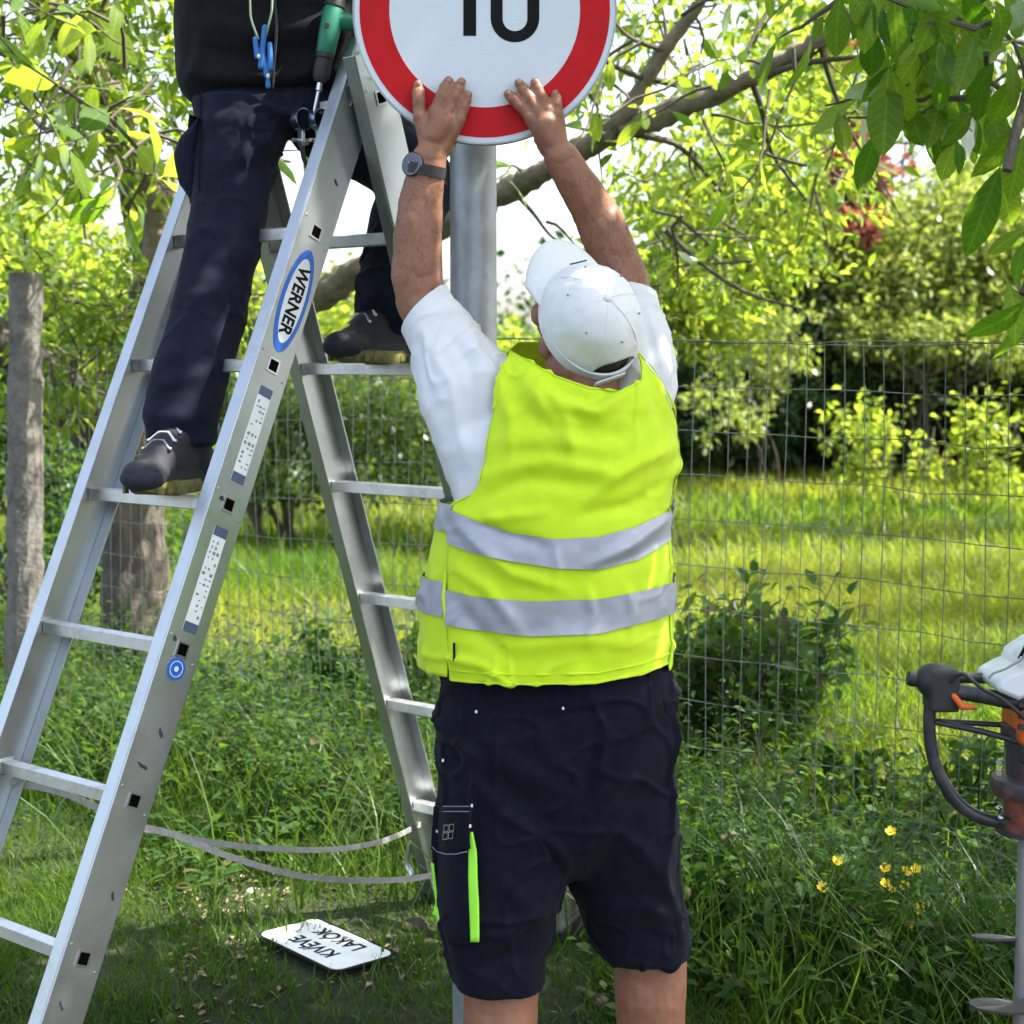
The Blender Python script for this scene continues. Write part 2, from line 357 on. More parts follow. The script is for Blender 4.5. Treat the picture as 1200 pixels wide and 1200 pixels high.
CAPM = pmat('white cap cloth', (.72, .72, .73), rough=.85, var=.04, scale=20, bump=.3, bscale=400, bdist=.0008, dirt=(.66, .65, .62), dscale=18)
VEST = pmat('fluorescent yellow cloth', (.52, .71, .012), rough=.7, var=.08, scale=8, bump=.3, bscale=600, bdist=.0006, spec=.3, sheen=.1)
BAND = pmat('reflective silver tape', (.34, .35, .40), rough=.5, metal=.25, var=.10, scale=24, bump=.2, bscale=350, bdist=.0006)
LIME = pmat('lime green piping', (.35, .85, .05), rough=.7, var=.05)
SIGNW = pmat('white reflective sheet', (.64, .68, .74), rough=.5, var=.03, scale=160, stretch=(.2, 1, 4), spec=.3)
SIGNR = pmat('red reflective sheet', (.52, .004, .008), rough=.5, var=.08, scale=20, spec=.2)
SIGNK = pmat('black sign print', (.010, .012, .012), rough=.8, spec=.1)
HAIR = pmat('dark hair', (.02, .015, .012), rough=.7)
# ------------------------------------------------------------------ ground
def build_ground():
    ys = np.concatenate([np.linspace(-3, 2.4, 20), np.linspace(2.5, 9, 130), np.geomspace(9.15, 400, 70)])
    t = np.linspace(-1, 1, 161); G = []
    for y in ys:
        half = 3.2+max(y, 0)*.75 if y < 60 else 3.2+y*1.2
        x = t*half; G.append(np.stack([x, np.full_like(x, y), gz(x, y)], -1))
    mb = MB().grid(G)
    m, nt, b = _nt('soil and turf'); L = nt.links.new
    tc = N(nt, 'ShaderNodeTexCoord')
    n1 = N(nt, 'ShaderNodeTexNoise', Scale=1.6, Detail=8.0, Roughness=.65); L(tc.outputs['Object'], n1.inputs['Vector'])
    n2 = N(nt, 'ShaderNodeTexNoise', Scale=55.0, Detail=6.0, Roughness=.7); L(tc.outputs['Object'], n2.inputs['Vector'])
    r1 = N(nt, 'ShaderNodeValToRGB'); e = r1.color_ramp.elements; e[0].position = .32; e[0].color = (.018, .034, .008, 1); e[1].position = .66; e[1].color = (.032, .048, .013, 1)
    q = e.new(.8); q.color = (.06, .045, .028, 1); L(n1.outputs[0], r1.inputs[0])
    r2 = N(nt, 'ShaderNodeValToRGB'); r2.color_ramp.elements[0].position = .3; r2.color_ramp.elements[0].color = (.35, .33, .3, 1); r2.color_ramp.elements[1].position = .75; r2.color_ramp.elements[1].color = (1.5, 1.45, 1.35, 1); L(n2.outputs[0], r2.inputs[0])
    mx = N(nt, 'ShaderNodeMix', data_type='RGBA', blend_type='MULTIPLY'); mx.inputs[0].default_value = 1; L(r1.outputs[0], mx.inputs[6]); L(r2.outputs[0], mx.inputs[7]); L(mx.outputs[2], b.inputs['Base Color'])
    b.inputs['Roughness'].default_value = 1; bp = N(nt, 'ShaderNodeBump', Strength=.8, Distance=.02); L(n2.outputs[0], bp.inputs['Height']); L(bp.outputs[0], b.inputs['Normal'])
    o = mb.build('ground', m); o['kind'] = 'structure'
    v, n = arrays(o.data)
    if n[:, 2].mean() < 0: o.data.flip_normals()
build_ground()
# ------------------------------------------------------------------ step ladder: a frame of two sections, fitted to the picture
AZ = math.radians(-130); TI = math.radians(24); TB = math.radians(18.3)
vdir = A((-math.cos(AZ), -math.sin(AZ), 0)); udir = A((vdir[1], -vdir[0], 0))      # v: away from the front section, u: along the rungs to the right
dF = A((math.sin(TI)*math.cos(AZ), math.sin(TI)*math.sin(AZ), -math.cos(TI)))       # down the front rails
dB = A((math.sin(TB)*vdir[0], math.sin(TB)*vdir[1], -math.cos(TB)))
FR0 = A((-.306, 3.328, 2.068)); FL0 = FR0-udir*.412
BL0 = A((-.461, 3.718, 1.547))-dB*.28*2; BR0 = BL0+udir*.412
def rail(mb, o, d, k0, k1, side, nrm, w=.088, f=.03, t=.004):
    """C channel from k0 to k1 (steps of .28 m) with its web on the outer side"""
    a, b = o+d*.28*k0, o+d*.28*k1; c = (a+b)/2; h = np.linalg.norm(b-a)/2; u = udir*side
    mb.box(c, d, nrm, u, h, w/2, t/2)
    for s in (-1, 1): mb.box(c+nrm*s*(w/2-t/2+.0005)-u*(f/2+t/2), d, nrm, u, h-.0006, t/2, f/2)
nF = np.cross(udir, dF); nF = nF if nF @ vdir > 0 else -nF
nB = np.cross(udir, dB); nB = nB if nB @ vdir > 0 else -nB
def build_ladder():
    base = (FR0+dF*.28*7.9+FL0+dF*.28*7.9)/2
    T = thing('step_ladder', tuple(base), 'tall aluminium A-frame step ladder with a blue oval logo on its rail', 'ladder')
    def foot_k(o, d):
        k = 8.0
        for _ in range(20):
            p = o+d*.28*k; k += (p[2]-float(gz(p[0], p[1]))-.02)/(.28*-d[2])
        return k
    for o, d, n, side, k0 in ((FR0, dF, nF, 1, -.45), (FL0, dF, nF, -1, -.45), (BR0, dB, nB, 1, -.32), (BL0, dB, nB, -1, -.32)):
        mb = MB(); k = foot_k(o, d); rail(mb, o, d, k0, k, side, n)
        r = mb.build('rail', ALU, T, smooth=False, bevel=.0012)
        MB().box(o+d*(.28*k-.012), d, n, udir, .024, .048, .018).build('foot', BLACKRUB, T, bevel=.006)
    hook = MB(); p = BL0+dB*.28*6.35-udir*.03; hook.tube(spline([p, p-udir*.02+A((0, 0, -.03)), p-udir*.03+A((0, 0, -.075)), p-udir*.012+A((0, 0, -.10))]), .008, 8); hook.build('strap_hook', STEEL, T)
    for o, d, n, ks in ((FL0, dF, nF, range(0, 8)), (BL0, dB, nB, range(0, 7))):
        for k in ks:
            c = o+d*.28*k; mb = MB(); tread = vdir; up = A((0, 0, 1.)); s0 = .004; s1 = .408
            prof = [(-.014, -.011), (-.010, -.013), (.010, -.013), (.014, -.011), (.014, .010)]+[(x, .0125 if i % 2 else .0105) for i, x in enumerate(np.linspace(.0115, -.0115, 9))]+[(-.014, .010)]
            mb.prism(prof, c+udir*s0, tread, up, udir, s1-s0); mb.build('rung', ALU_RUNG, T, smooth=False)
            if o is FL0 and k > 4:
                for q in (s0+.012, s1-.012): MB().box(c+udir*q-vdir*0+up*.0, tread, up, udir, .018, .0165, .006).build('rung_collar', ALU, T, bevel=.003)
    for o, d, n, ks in ((FR0, dF, nF, range(0, 8)), (BR0, dB, nB, range(0, 7))):
        for k in ks:                                                    # rung end in the outer face: rim around a plate painted as the hole's shade
            c = o+d*.28*k+udir*.0032; mb = MB(); a = .0125
            for s in (-1, 1):
                mb.box(c+d*s*a, d, n, udir, .0018, a+.0018, .0008); mb.box(c+n*s*a, d, n, udir, a-.0018, .0018, .0008)
            fr = mb.build('rung_socket', STEEL, T, smooth=False)
            MB().box(c-udir*.0004, d, n, udir, a-.0019, a-.0019, .0006).build('hollow_shade', HOLE_SHADE, fr, smooth=False)
    for k, q, a, L_ in ((4.55, .012, .5, .010), (4.78, -.004, 1.2, .013), (5.6, .02, .3, .008), (2.98, -.02, 1.5, .006), (3.95, -.024, .2, .006), (.6, .01, 1.0, .007), (6.3, -.015, .7, .009)):   # scuffs of dark paint
        d1 = dF*math.cos(a)+nF*math.sin(a); pts = [(L_*math.cos(t)*(1+.25*math.sin(3*t+k)), .0035*math.sin(t)*(1+.4*math.cos(2*t+k))) for t in np.linspace(0, 2*np.pi, 18, endpoint=False)]
        MB().prism(pts, FR0+dF*.28*k+nF*q+udir*.0022, d1, np.cross(udir, d1), udir, .0003).build('scuff', pmat('dark scuff', (.045, .05, .05), rough=.9, spec=.1) if 'dark scuff' not in MATS else MATS['dark scuff'], T, smooth=False)
    for o, n, d, ks in ((FR0, nF, dF, range(0, 8)), (BR0, nB, dB, range(0, 7))):
        for k in ks:
            for s in (-1, 1): MB().lathe(o+d*(.28*k+.02*s)+n*.034*s+udir*.002, udir, [(0, .0005), (0, .003), (.001, .0026), (.0014, .0005)], 10).build('rivet', ALU, T)
    # hinges at the top
    for o, o2, side in ((FR0, BR0, 1), (FL0, BL0, -1)):
        a = o+dF*.28*-.15; b = o2+dB*.28*-.12; out = udir*side*.006
        mb = MB(); mb.box((a+b)/2-udir*side*.012, unit(b-a), np.cross(unit(b-a), udir), udir, np.linalg.norm(b-a)/2+.035, .032, .004)
        mb.lathe((a+b)/2+udir*side*.0-udir*.012, udir, [(0, .001), (0, .014), (.024, .014), (.024, .001)], 16); mb.build('hinge', ALU, T, bevel=.002)
    mb = MB(); c = (FR0+FL0)/2-dF*.10; mb.box(c+vdir*.06+A((0, 0, .0)), udir, vdir, A((0, 0, 1.)), .198, .05, .006); mb.build('top_plate', ALU, T, bevel=.003)
    # logo: blue oval, white field, black letters running down the rail
    def on(k, q=0, h=0): return FR0+dF*.28*k+nF*q+udir*(.0022+h)
    def oval(a, b, h, t, m, nm, par):
        pts = [(a*math.cos(x), b*math.sin(x)) for x in np.linspace(0, 2*np.pi, 48, endpoint=False)]
        return MB().prism(pts, on(1.52, 0, h), dF, nF, udir, t).build(nm, m, par, smooth=False)
    lg = oval(.106, .034, 0, .0006, BLUE, 'logo', T); oval(.087, .025, .0006, .0004, LABELW, 'logo_field', lg)
    text('WERNER', .041, on(1.52, -.0005, .0012), dF, nF, SIGNK, 'logo_lettering', lg, xs=.84, bold=.0012)
    for k0, k1, q in ((2.16, 2.84, .002), (3.16, 3.88, .002)):
        c = (k0+k1)/2; hl = (k1-k0)*.14
        st = MB().box(on(c, q), dF, nF, udir, hl, .0165, .0004).build('label_sticker', LABELW, T, smooth=False)
        for s in (-1, 1): MB().box(on(c, q, .0006)+dF*s*(hl-.009), dF, nF, udir, .009, .0162, .0003).build('sticker_heading', NAVYPRINT, st, smooth=False)
        mb = MB(); random.seed(int(k0*10))
        for i in range(15):
            z = -hl+.03+i*(2*hl-.06)/14
            for r in (-1, 0, 1):
                if random.random() < .62: mb.box(on(c, q+r*.0095+random.uniform(-.001, .001), .0006)+dF*z, dF, nF, udir, random.choice((.0012, .002, .003)), random.uniform(.0015, .0036), .0002)
        mb.build('sticker_pictograms', GREYPRINT, st, smooth=False)
    rd = MB().lathe(on(4.13, .0), udir, [(0, .001), (0, .021), (.0008, .021), (.0008, .001)], 32).build('round_sticker', BLUE, T, smooth=False)
    mb = MB(); mb.lathe(on(4.13, 0, .0008), udir, [(0, .0135), (0, .015), (.0004, .015), (.0004, .0135), (0, .0135)], 28, False); mb.lathe(on(4.13, 0, .0008), udir, [(0, .001), (0, .005), (.0004, .005), (.0004, .001)], 20)
    mb.build('sticker_ring', LABELW, rd, smooth=False)
    # the two webbing straps that hold the sections apart
    def strap(pts, w=.0062):
        p = spline(pts, 10); t = unit(np.gradient(p, axis=0)); side = np.tile(A((0, 0, 1.)), (len(p), 1)); side = unit(side-(side*t).sum(1)[:, None]*t)
        nn = np.cross(t, side); R = np.stack([p-side*w-nn*.001, p+side*w-nn*.001, p+side*w+nn*.001, p-side*w+nn*.001], 1)
        MB().rings(R).build('strap', STRAP, T, smooth=False)
    fl, fr = FL0+dF*.28*5.1, FR0+dF*.28*5.15; bl = BL0+dB*.28*6.2; br = BR0+dB*.28*6.25
    strap([fl+nF*.03, P(75, 930, 3.18), P(160, 966, 3.2), P(260, 989, 3.35), P(380, 996, 3.6), P(450, 985, 3.8), bl+A((-.0, 0, .0))])
    strap([fr+nF*.04, P(200, 977, 3.02), P(270, 1004, 3.1), P(350, 1026, 3.25), P(430, 1032, 3.4), P(505, 1026, 3.55), P(590, 1000, 3.68), br])
def text(s, size, o, ax, ay, m, name, parent, xs=1.0, bold=0, depth=.0003, align='CENTER'):
    cu = bpy.data.curves.new('temp', 'FONT'); cu.body = s; cu.size = size; cu.align_x = align; cu.align_y = 'CENTER'; cu.extrude = depth; cu.offset = bold
    t = bpy.data.objects.new('temp', cu); COL.objects.link(t); me = evaluated(t, name); bpy.data.objects.remove(t)
    v, n = arrays(me); ax, ay = unit(A(ax)), unit(A(ay)); az = np.cross(ax, ay)
    w = A(o)+v[:, :1]*xs*ax+v[:, 1:2]*ay+v[:, 2:3]*az
    me.vertices.foreach_set('co', w.ravel()); me.update(); me.materials.clear(); me.materials.append(m)
    q = bpy.data.objects.new(name, me); link(q); put(q, parent); return q
build_ladder()
# ------------------------------------------------------------------ sign, post, plate on the grass
SY = 3.125
def build_sign():
    T = thing('round_traffic_sign', tuple(P(568, 12, SY)), 'round white traffic sign with red ring and black number 10, held up against the pole', 'traffic sign')
    c = P(568, 12, SY); s = SY/F*1.003; X, Z, Yv = A((1, 0, 0)), A((0, 0, 1.)), A((0, 1., 0))
    R = 150*s; tilt = math.radians(2)
    def disc(ro, ri, y0, y1, nm, m, par, n=96):
        if ri <= .001: prof = [(y1, .0005), (y1, ro), (y0, ro), (y0, .0005)]; mb = MB().lathe(c, Yv, prof, n)
        else:
            mb = MB(); a = np.linspace(0, 2*np.pi, n, endpoint=False); ring = lambda r, y: c+Yv*y+r*(np.cos(a)[:, None]*X+np.sin(a)[:, None]*Z)
            mb.rings([ring(ro, y1), ring(ro, y0), ring(ri, y0), ring(ri, y1), ring(ro, y1)], cap=False)
        return mb.build(nm, m, par, smooth=True)
    disc(R, 0, 0, .003, 'sign_face', SIGNW, T); disc(R+.0015, R-.002, -.001, .022, 'rim', GALV, T)
    disc(143*s, 109*s, -.0007, .0005, 'red_ring', SIGNR, T)
    def pp(px, py): p = P(px, py, SY)-c; return (p[0], p[2])
    one = [pp(543, 42), pp(558, 42), pp(558, -48), pp(546, -48), pp(524, -30), pp(524, -16), pp(543, -29)]
    MB().prism(one, c-Yv*.0009, X, Z, Yv, .0006).build('digit', SIGNK, T, smooth=False)
    def stad(hw, top, bot):
        out = []; r = hw
        for a in np.linspace(0, np.pi, 20): out.append(pp(603.5+r*math.cos(a), top+r-r*math.sin(a)))
        for a in np.linspace(np.pi, 2*np.pi, 20): out.append(pp(603.5+r*math.cos(a), bot-r-r*math.sin(a)))
        return out
    o, i = stad(28.5, -55, 49.5), stad(14.5, -42, 36.5); n = len(o); mb = MB()
    f3 = lambda q, y: [c+Yv*y+p[0]*X+p[1]*Z for p in q]
    mb.rings([f3(o, -.0003), f3(o, -.0009), f3(i, -.0009), f3(i, -.0003), f3(o, -.0003)], cap=False); mb.build('digit', SIGNK, T, smooth=False)
build_sign()
def build_post():
    Yp = 3.30; x = P(555, 420, Yp)[0]; r = 27.0/F*Yp; top = P(555, 100, Yp)[2]; z0 = float(gz(x, Yp))-.05
    T = thing('sign_post', (x, Yp, z0), 'grey galvanised steel sign post standing between the ladder and the man in the vest', 'pole')
    zs = np.linspace(z0, top, 30); a = np.linspace(0, 2*np.pi, 40, endpoint=False)
    R = [A((x, Yp, z))+r*np.stack([np.cos(a), np.sin(a), 0*a], -1) for z in zs]; MB().rings(R).build('tube', GALV, T)
    MB().lathe((x, Yp, top), (0, 0, 1), [(-.02, r+.002), (.006, r+.002), (.014, r*.7), (.016, .002)], 32).build('cap', BLACKRUB, T)
build_post()
def build_plate():
    g = lambda px, py: None
    corners = [(306, 1098), (361, 1070), (457, 1115), (405, 1143)]
    def ground_hit(px, py, lift=.026):
        Y = 4.0
        for _ in range(25):
            p = P(px, py, Y); e = p[2]-(float(gz(p[0], p[1]))+lift); Y += e*2.2
        return P(px, py, Y)
    q = [ground_hit(*c) for c in corners]; c = sum(q)/4; ux = unit((q[2]-q[1])+(q[3]-q[0])); uy0 = unit((q[1]-q[0])+(q[2]-q[3]))
    nz = unit(np.cross(ux, uy0)); nz = nz if nz[2] > 0 else -nz; uy = np.cross(nz, ux)
    hx = (np.linalg.norm(q[2]-q[1])+np.linalg.norm(q[3]-q[0]))/4; hy = (np.linalg.norm(q[1]-q[0])+np.linalg.norm(q[2]-q[3]))/4
    T = thing('supplementary_plate', tuple(c), 'small white rectangular plate with black border and upside down lettering lying on the grass', 'sign plate')
    def rr(a, b, r):
        o = []
        for sx, sy, a0 in ((1, 1, 0), (-1, 1, 90), (-1, -1, 180), (1, -1, 270)):
            for t in np.linspace(0, 90, 6): o.append((sx*(a-r)+r*math.cos(math.radians(a0+t)), sy*(b-r)+r*math.sin(math.radians(a0+t))))
        return o
    MB().prism(rr(hx, hy, .03), c-nz*.0025, ux, uy, nz, .002).build('backing', SIGNK, T, smooth=False)
    MB().prism(rr(hx-.009, hy-.009, .024), c-nz*.0009, ux, uy, nz, .0011).build('plate_face', LABELW, T, smooth=False)
    s = hy*.62; fl = -1
    for w, k in (('KIV\u00c9VE', .36), ('LAK\u00d3K', -.50)):
        text(w, s*1.02, c+nz*.0006+uy*fl*k*hy*.9+ux*0, ux*fl, uy*fl, SIGNK, 'lettering', T, xs=.86, bold=.0012)
    for k in (-.0, ):
        for e in (-.86, .86): MB().lathe(c+nz*.0003+uy*fl*0+ux*e*hx*.0+uy*e*hy*.72, nz, [(0, .0005), (0, .0065), (.001, .006), (.001, .0005)], 14).build('screw_hole', GREYPRINT, T, smooth=False)
build_plate()
# ------------------------------------------------------------------ concrete post and wire fence
FA, FB = A((-1.6, 5.62)), A((1.32, 3.42))
def build_fence_post():
    x, y = -1.635, 5.66; z0 = float(gz(x, y))-.1; zt = P(42, 320, 5.66)[2]
    T = thing('fence_post', (x, y, z0), 'weathered grey concrete post at the left end of the wire fence', 'post')
    a = math.radians(38); ax, ay = A((math.cos(a), -math.sin(a), 0)), A((math.sin(a), math.cos(a), 0)); R = []
    for z in np.linspace(z0, zt, 40):
        t = (z-z0)/(zt-z0); c = A((x-.055+.05*t, y, z)); h = .062-.012*t; ring = []
        for sx, sy in ((1, .55), (.55, 1), (-.55, 1), (-1, .55), (-1, -.55), (-.55, -1), (.55, -1), (1, -.55)):
            ring.append(c+ax*sx*h+ay*sy*h*.95+A((random.gauss(0, .0036), random.gauss(0, .0036), 0)))
        R.append(ring)
    MB().rings(R).build('shaft', CONC, T)
build_fence_post()
def build_fence():
    L = np.linalg.norm(FB-FA); d = (FB-FA)/L; nr = A((-d[1], d[0]))
    T = thing('wire_mesh_fence', (*(FA+FB)/2, float(gz(*(FA+FB)/2))), 'dark green wire mesh fence running through the weeds behind the men', 'fence')
    top = 1.615
    def bend(s, z): return .018*math.sin(s*2.1+z*1.5)+.010*math.sin(s*5+z*4)
    def pt(s, z): q = FA+d*s+nr*bend(s, z); return A((q[0], q[1], z+.012*math.sin(s*1.9+z*3)))
    n = int(L/.05)
    for i in range(n+1):
        s = i*.05; base = float(gz(*(FA+d*s)))+.0; zz = np.linspace(base, top, 7)
        MB().tube([pt(s+random.gauss(0, .0015), z) for z in zz], .00108, 4).build('vertical_wire', WIRE, T, smooth=False)
    hz = [.24, .30, .36, .43, .50]+list(np.arange(.6, 1.62, .1127))+[top]
    for z in hz:
        MB().tube([pt(s, z)-A((nr[0], nr[1], 0))*.0032+A((0, 0, random.gauss(0, .003))) for s in np.linspace(0, L, 30)], .0012, 4).build('horizontal_wire', WIRE, T, smooth=False)
build_fence()
# ------------------------------------------------------------------ people
def tab(rows, y):
    r = A(sorted(rows), float); return [np.interp(y, r[:, 0], r[:, i]) for i in range(1, r.shape[1])]
def sup(a, n=2.4):
    s, c = np.sin(a), np.cos(a); e = 2/n
    return np.sign(s)*np.abs(s)**e, np.sign(c)*np.abs(c)**e
def ring(py, xl, xr, ry, Yc, m=44, n=2.4):
    """level ring of a body or garment whose sides lie at photo columns xl, xr"""
    sx, cy = sup(np.linspace(0, 2*np.pi, m, endpoint=False), n)
    z = P((xl+xr)/2, py, Yc-ry*.75)[2]; X = A([P(q, py, Yc)[0] for q in (xl, xr)])
    return np.stack([X.mean()+sx*(X[1]-X[0])/2, Yc-ry*cy, np.full(m, z)], -1)
def loft(mb, rows, dense=14, **k):
    r = A(rows, float); ys = np.linspace(r[0, 0], r[-1, 0], max(4, int(abs(r[-1, 0]-r[0, 0])/dense)))
    o = np.argsort(r[:, 0]); R = []
    for y in ys: R.append(ring(y, *[np.interp(y, r[o, 0], r[o, i]) for i in range(1, 5)], **k))
    return mb.rings(R)
def frame(up, face):
    up = unit(A(up, float)); face = A(face, float); face = unit(face-(face @ up)*up); side = np.cross(up, face)   # side: the person's left
    return up, face, side
def add_head(mb, C, up, face, s=1.0):
    h, g, l = frame(up, face)
    p = lambda x, y, z: C+s*(x*l+y*g+z*h)
    mb.ellipsoid(p(0, -.008, .03), l*.074*s, g*.094*s, h*.082*s); mb.ellipsoid(p(0, .03, -.035), l*.060*s, g*.066*s, h*.078*s)
    mb.ellipsoid(p(0, .062, -.088), l*.03*s, g*.026*s, h*.024*s)
    mb.capsule(p(0, .096, .012), p(0, .112, -.030), .009*s, .014*s, 10)                                 # nose
    mb.capsule(p(-.045, .083, .022), p(.045, .083, .022), .012*s, .012*s, 10)                             # brow
    mb.capsule(p(-.018, .092, -.062), p(.018, .092, -.062), .008*s, .008*s, 8); mb.capsule(p(-.016, .090, -.075), p(.016, .090, -.075), .009*s, .009*s, 8)
    for q in (-1, 1):
        mb.ellipsoid(p(q*.079, -.008, -.012), l*.010*s, g*.020*s, h*.033*s, 12); mb.ellipsoid(p(q*.050, .055, -.022), l*.022*s, g*.024*s, h*.028*s, 12)
    return p
def eyes(p, l, g, h, T, par):
    for q in (-1, 1): MB().ellipsoid(p(q*.032, .080, .004), l*.012, g*.012, h*.010, 12).build('eye', LABELW, par)
def finger(mb, pts, r=.0088):
    if len(pts) == 4:
        for q in pts[1:3]: mb.ellipsoid(q, A((r*1.08, 0, 0)), A((0, r*1.12, 0)), A((0, 0, r*1.0)), 12)
    n = len(pts); mb.chain(pts, [r*(1.06-.20*i/(n-1)) for i in range(n)], 12)
def add_hand(mb, w, d, nrm, side, curl=.8, s=1.0):
    """hand from wrist w along d, back of the hand towards nrm, thumb on the `side` side, fingers curled by curl"""
    d, nrm = unit(A(d, float)), unit(A(nrm, float)); x = np.cross(d, nrm)*side
    for i, (o, L) in enumerate(((.030, .072), (.010, .080), (-.010, .075), (-.028, .058))):
        k = w+d*.088*s+x*o*s; mb.capsule(w+x*o*.5*s, k, .014*s, .0125*s, 12); q = k; a = 0; pts = [k]
        for f in (.45, .32, .23):
            a += curl*.55; q = q+(d*math.cos(a)-nrm*math.sin(a))*L*f*s; pts.append(q)
        finger(mb, pts, .0088*s)
    t0 = w+d*.02*s+x*.022*s; t1 = t0+(d*.6+x*.75-nrm*.3)*.042*s; t2 = t1+(d*.85+x*.1-nrm*.5)*.034*s; finger(mb, [t0, t1, t2, t2+(d*.8-nrm*.5)*.024*s], .0105*s)
# ---------------- the man in the vest
def build_worker():
    T = thing('person', (P(650, 420, 3.0)[0], 3.0, 0), 'man in yellow safety vest and white cap reaching up to hold the sign', 'person')
    px = lambda x, y, Y: P(x, y, Y)
    b = MB()
    # torso, neck
    b.chain([px(655, 760, 3.0), px(655, 640, 3.0), px(668, 520, 3.01)], [.13, .13, .12], 20)
    b.capsule(px(612, 490, 3.03), px(730, 492, 3.03), .06, .06); b.chain([px(676, 500, 3.0), px(682, 440, 2.985), px(686, 400, 2.985)], [.085, .067, .064], 20)
    b.capsule(px(600, 820, 3.0), px(710, 820, 3.0), .11, .11)
    # arms: left of the picture, then right
    b.chain([px(574, 482, 3.03), px(528, 418, 3.065), px(493, 352, 3.10), px(489, 322, 3.10)], [.052, .048, .0465, .0475], 20)
    b.chain([px(489, 325, 3.10), px(489, 280, 3.10), px(493, 240, 3.10), px(498, 205, 3.095), px(503, 186, 3.093)], [.0475, .0465, .0405, .0345, .032], 20)
    b.chain([px(738, 475, 3.03), px(744, 400, 3.065), px(731, 330, 3.12), px(722, 306, 3.125)], [.046, .046, .046, .046], 20)
    b.chain([px(722, 306, 3.125), px(701, 256, 3.125), px(681, 222, 3.11), px(665, 198, 3.10), px(658, 185, 3.095)], [.046, .044, .038, .034, .032], 20)
    hY = 3.095
    def hand(wr, fingers, thumb, fy=3.113):
        for (bx, by), (tx, ty) in fingers:
            k = px(bx, by, hY+.004); w = px(*wr, hY); b.capsule(w+(k-w)*.05, k, .0195, .0135, 14); b.ellipsoid(k+A((0, -.0055, 0)), A((.0105, 0, 0)), A((0, .011, 0)), A((0, 0, .012)), 14); b.capsule(w+(k-w)*.3+A((0, -.0135, 0)), k+A((0, -.010, 0)), .0035, .0045, 8)
            t = px(tx, ty+4, fy-.0005); mid = k*.52+t*.48+A((0, -.0055, 0)); q = k*.24+t*.76+A((0, -.003, 0))
            finger(b, [k, mid, q, t], .0108)
        finger(b, [px(*thumb[0], 3.105)]+[px(x, y, Y) for x, y, Y in thumb[1:]], .0115)
    LF = [((492, 137), (490, 95)), ((510, 131), (526, 91)), ((525, 132), (541, 92)), ((538, 141), (549, 107))]
    RF = [((622, 139), (596, 106)), ((631, 131), (608, 93)), ((642, 129), (627, 93)), ((654, 135), (651, 106))]
    hand((507, 186), LF, [(522, 176), (528, 170, 3.135), (532, 160, 3.167), (533, 144, 3.172)])
    hand((656, 188), RF, [(642, 178), (636, 172, 3.135), (632, 164, 3.167), (631, 148, 3.172)])
    b.capsule(px(510, 160, hY-.002), px(518, 146, hY), .024, .026, 14); b.capsule(px(650, 165, hY-.002), px(640, 148, hY), .024, .026, 14)
    # head, tipped back and turned to the left
    up = A((.24, -.89, .38)); face = A((-.40, .27, .87)); C = px(684, 384, 2.985)
    h, g, l = frame(up, face); hp = add_head(b, C, up, face)
    # legs
    for (kx, Yk, sgn) in ((587, 2.95, -1), (762, 3.055, 1)):
        top = px(600 if sgn < 0 else 710, 850, 3.0); kz = .47; x = P(kx, 1150, Yk)[0]
        kn = A((x, Yk, kz)); an = A((x+.012*sgn, Yk-.02, .09)); toe = A((x+.05*sgn, Yk+.19, .035))
        b.chain([top, kn], [.075, .064], 22); b.chain([kn, A((x, Yk-.012, .37)), A((x, Yk-.02, .22)), an], [.070, .069, .052, .040], 22)
        b.chain([an, A((x, Yk-.045, .045))], [.04, .036], 16); b.chain([an+A((0, .02, -.02)), toe], [.04, .028], 16)
        sh = MB(); sh.chain([A((x, Yk-.05, .05)), A((x+.02*sgn, Yk+.08, .055)), toe+A((0, .02, .01))], [.05, .05, .042], 18); sh.capsule(an+A((0, -.02, .01)), an+A((0, 0, -.03)), .048, .052)
        union(sh, 'shoe', BLACKRUB, T, .006, 5)
    def skin_detail(v): return .0008*vnoise(v, 60)+.0020*vnoise(v, 22)+folds([([(480, 318), (492, 326), (508, 322)], 2.5, -.0022), ([(470, 206), (498, 214), (517, 208)], 2, -.0012), ([(486, 183), (503, 189), (523, 186)], 2, -.0012), ([(716, 296), (728, 302), (742, 298)], 2.5, -.0022), ([(645, 190), (660, 192), (674, 184)], 2, -.0012), ([(476, 240), (486, 270), (484, 310)], 2.5, .0022), ([(497, 215), (506, 250), (500, 300)], 2, .0014), ([(672, 205), (690, 245), (716, 285)], 2.5, .0018)], (0, 9), (.0004, 120))(v)
    body = union(b, 'body', SKIN, T, .0029, 9, .5, skin_detail)
    eyes(hp, l, g, h, T, body)
    v, n = arrays(body.data); x, y = PIX(v); k = np.flatnonzero((y > 205) & (y < 330) & (v[:, 1] < 3.115) & (v[:, 2] > 1.6) & ((x < 530) | (x > 640)) & (n[:, 1] < .3)); k = RNG.choice(k, 1500, replace=False)
    scatter('arm_hair', T_BLADE, v[k], unit(n[k]*.55+A((0, 0, -.7))+rand_unit(len(k))*.45), n[k], .006+.006*RNG.random(len(k)), .00045, HAIR, body)
    for (bx, by), (tx, ty) in LF+RF:
        t = px(tx, ty+3.5, 3.102); b0 = px(bx, by, 3.1); d = unit(t-b0); s = np.cross(d, A((0, -1., 0)))
        MB().ellipsoid(t+A((0, -.0012, 0)), s*.0052, d*.0068, A((0, -1., 0))*.0026, 14).build('fingernail', NAIL, body)
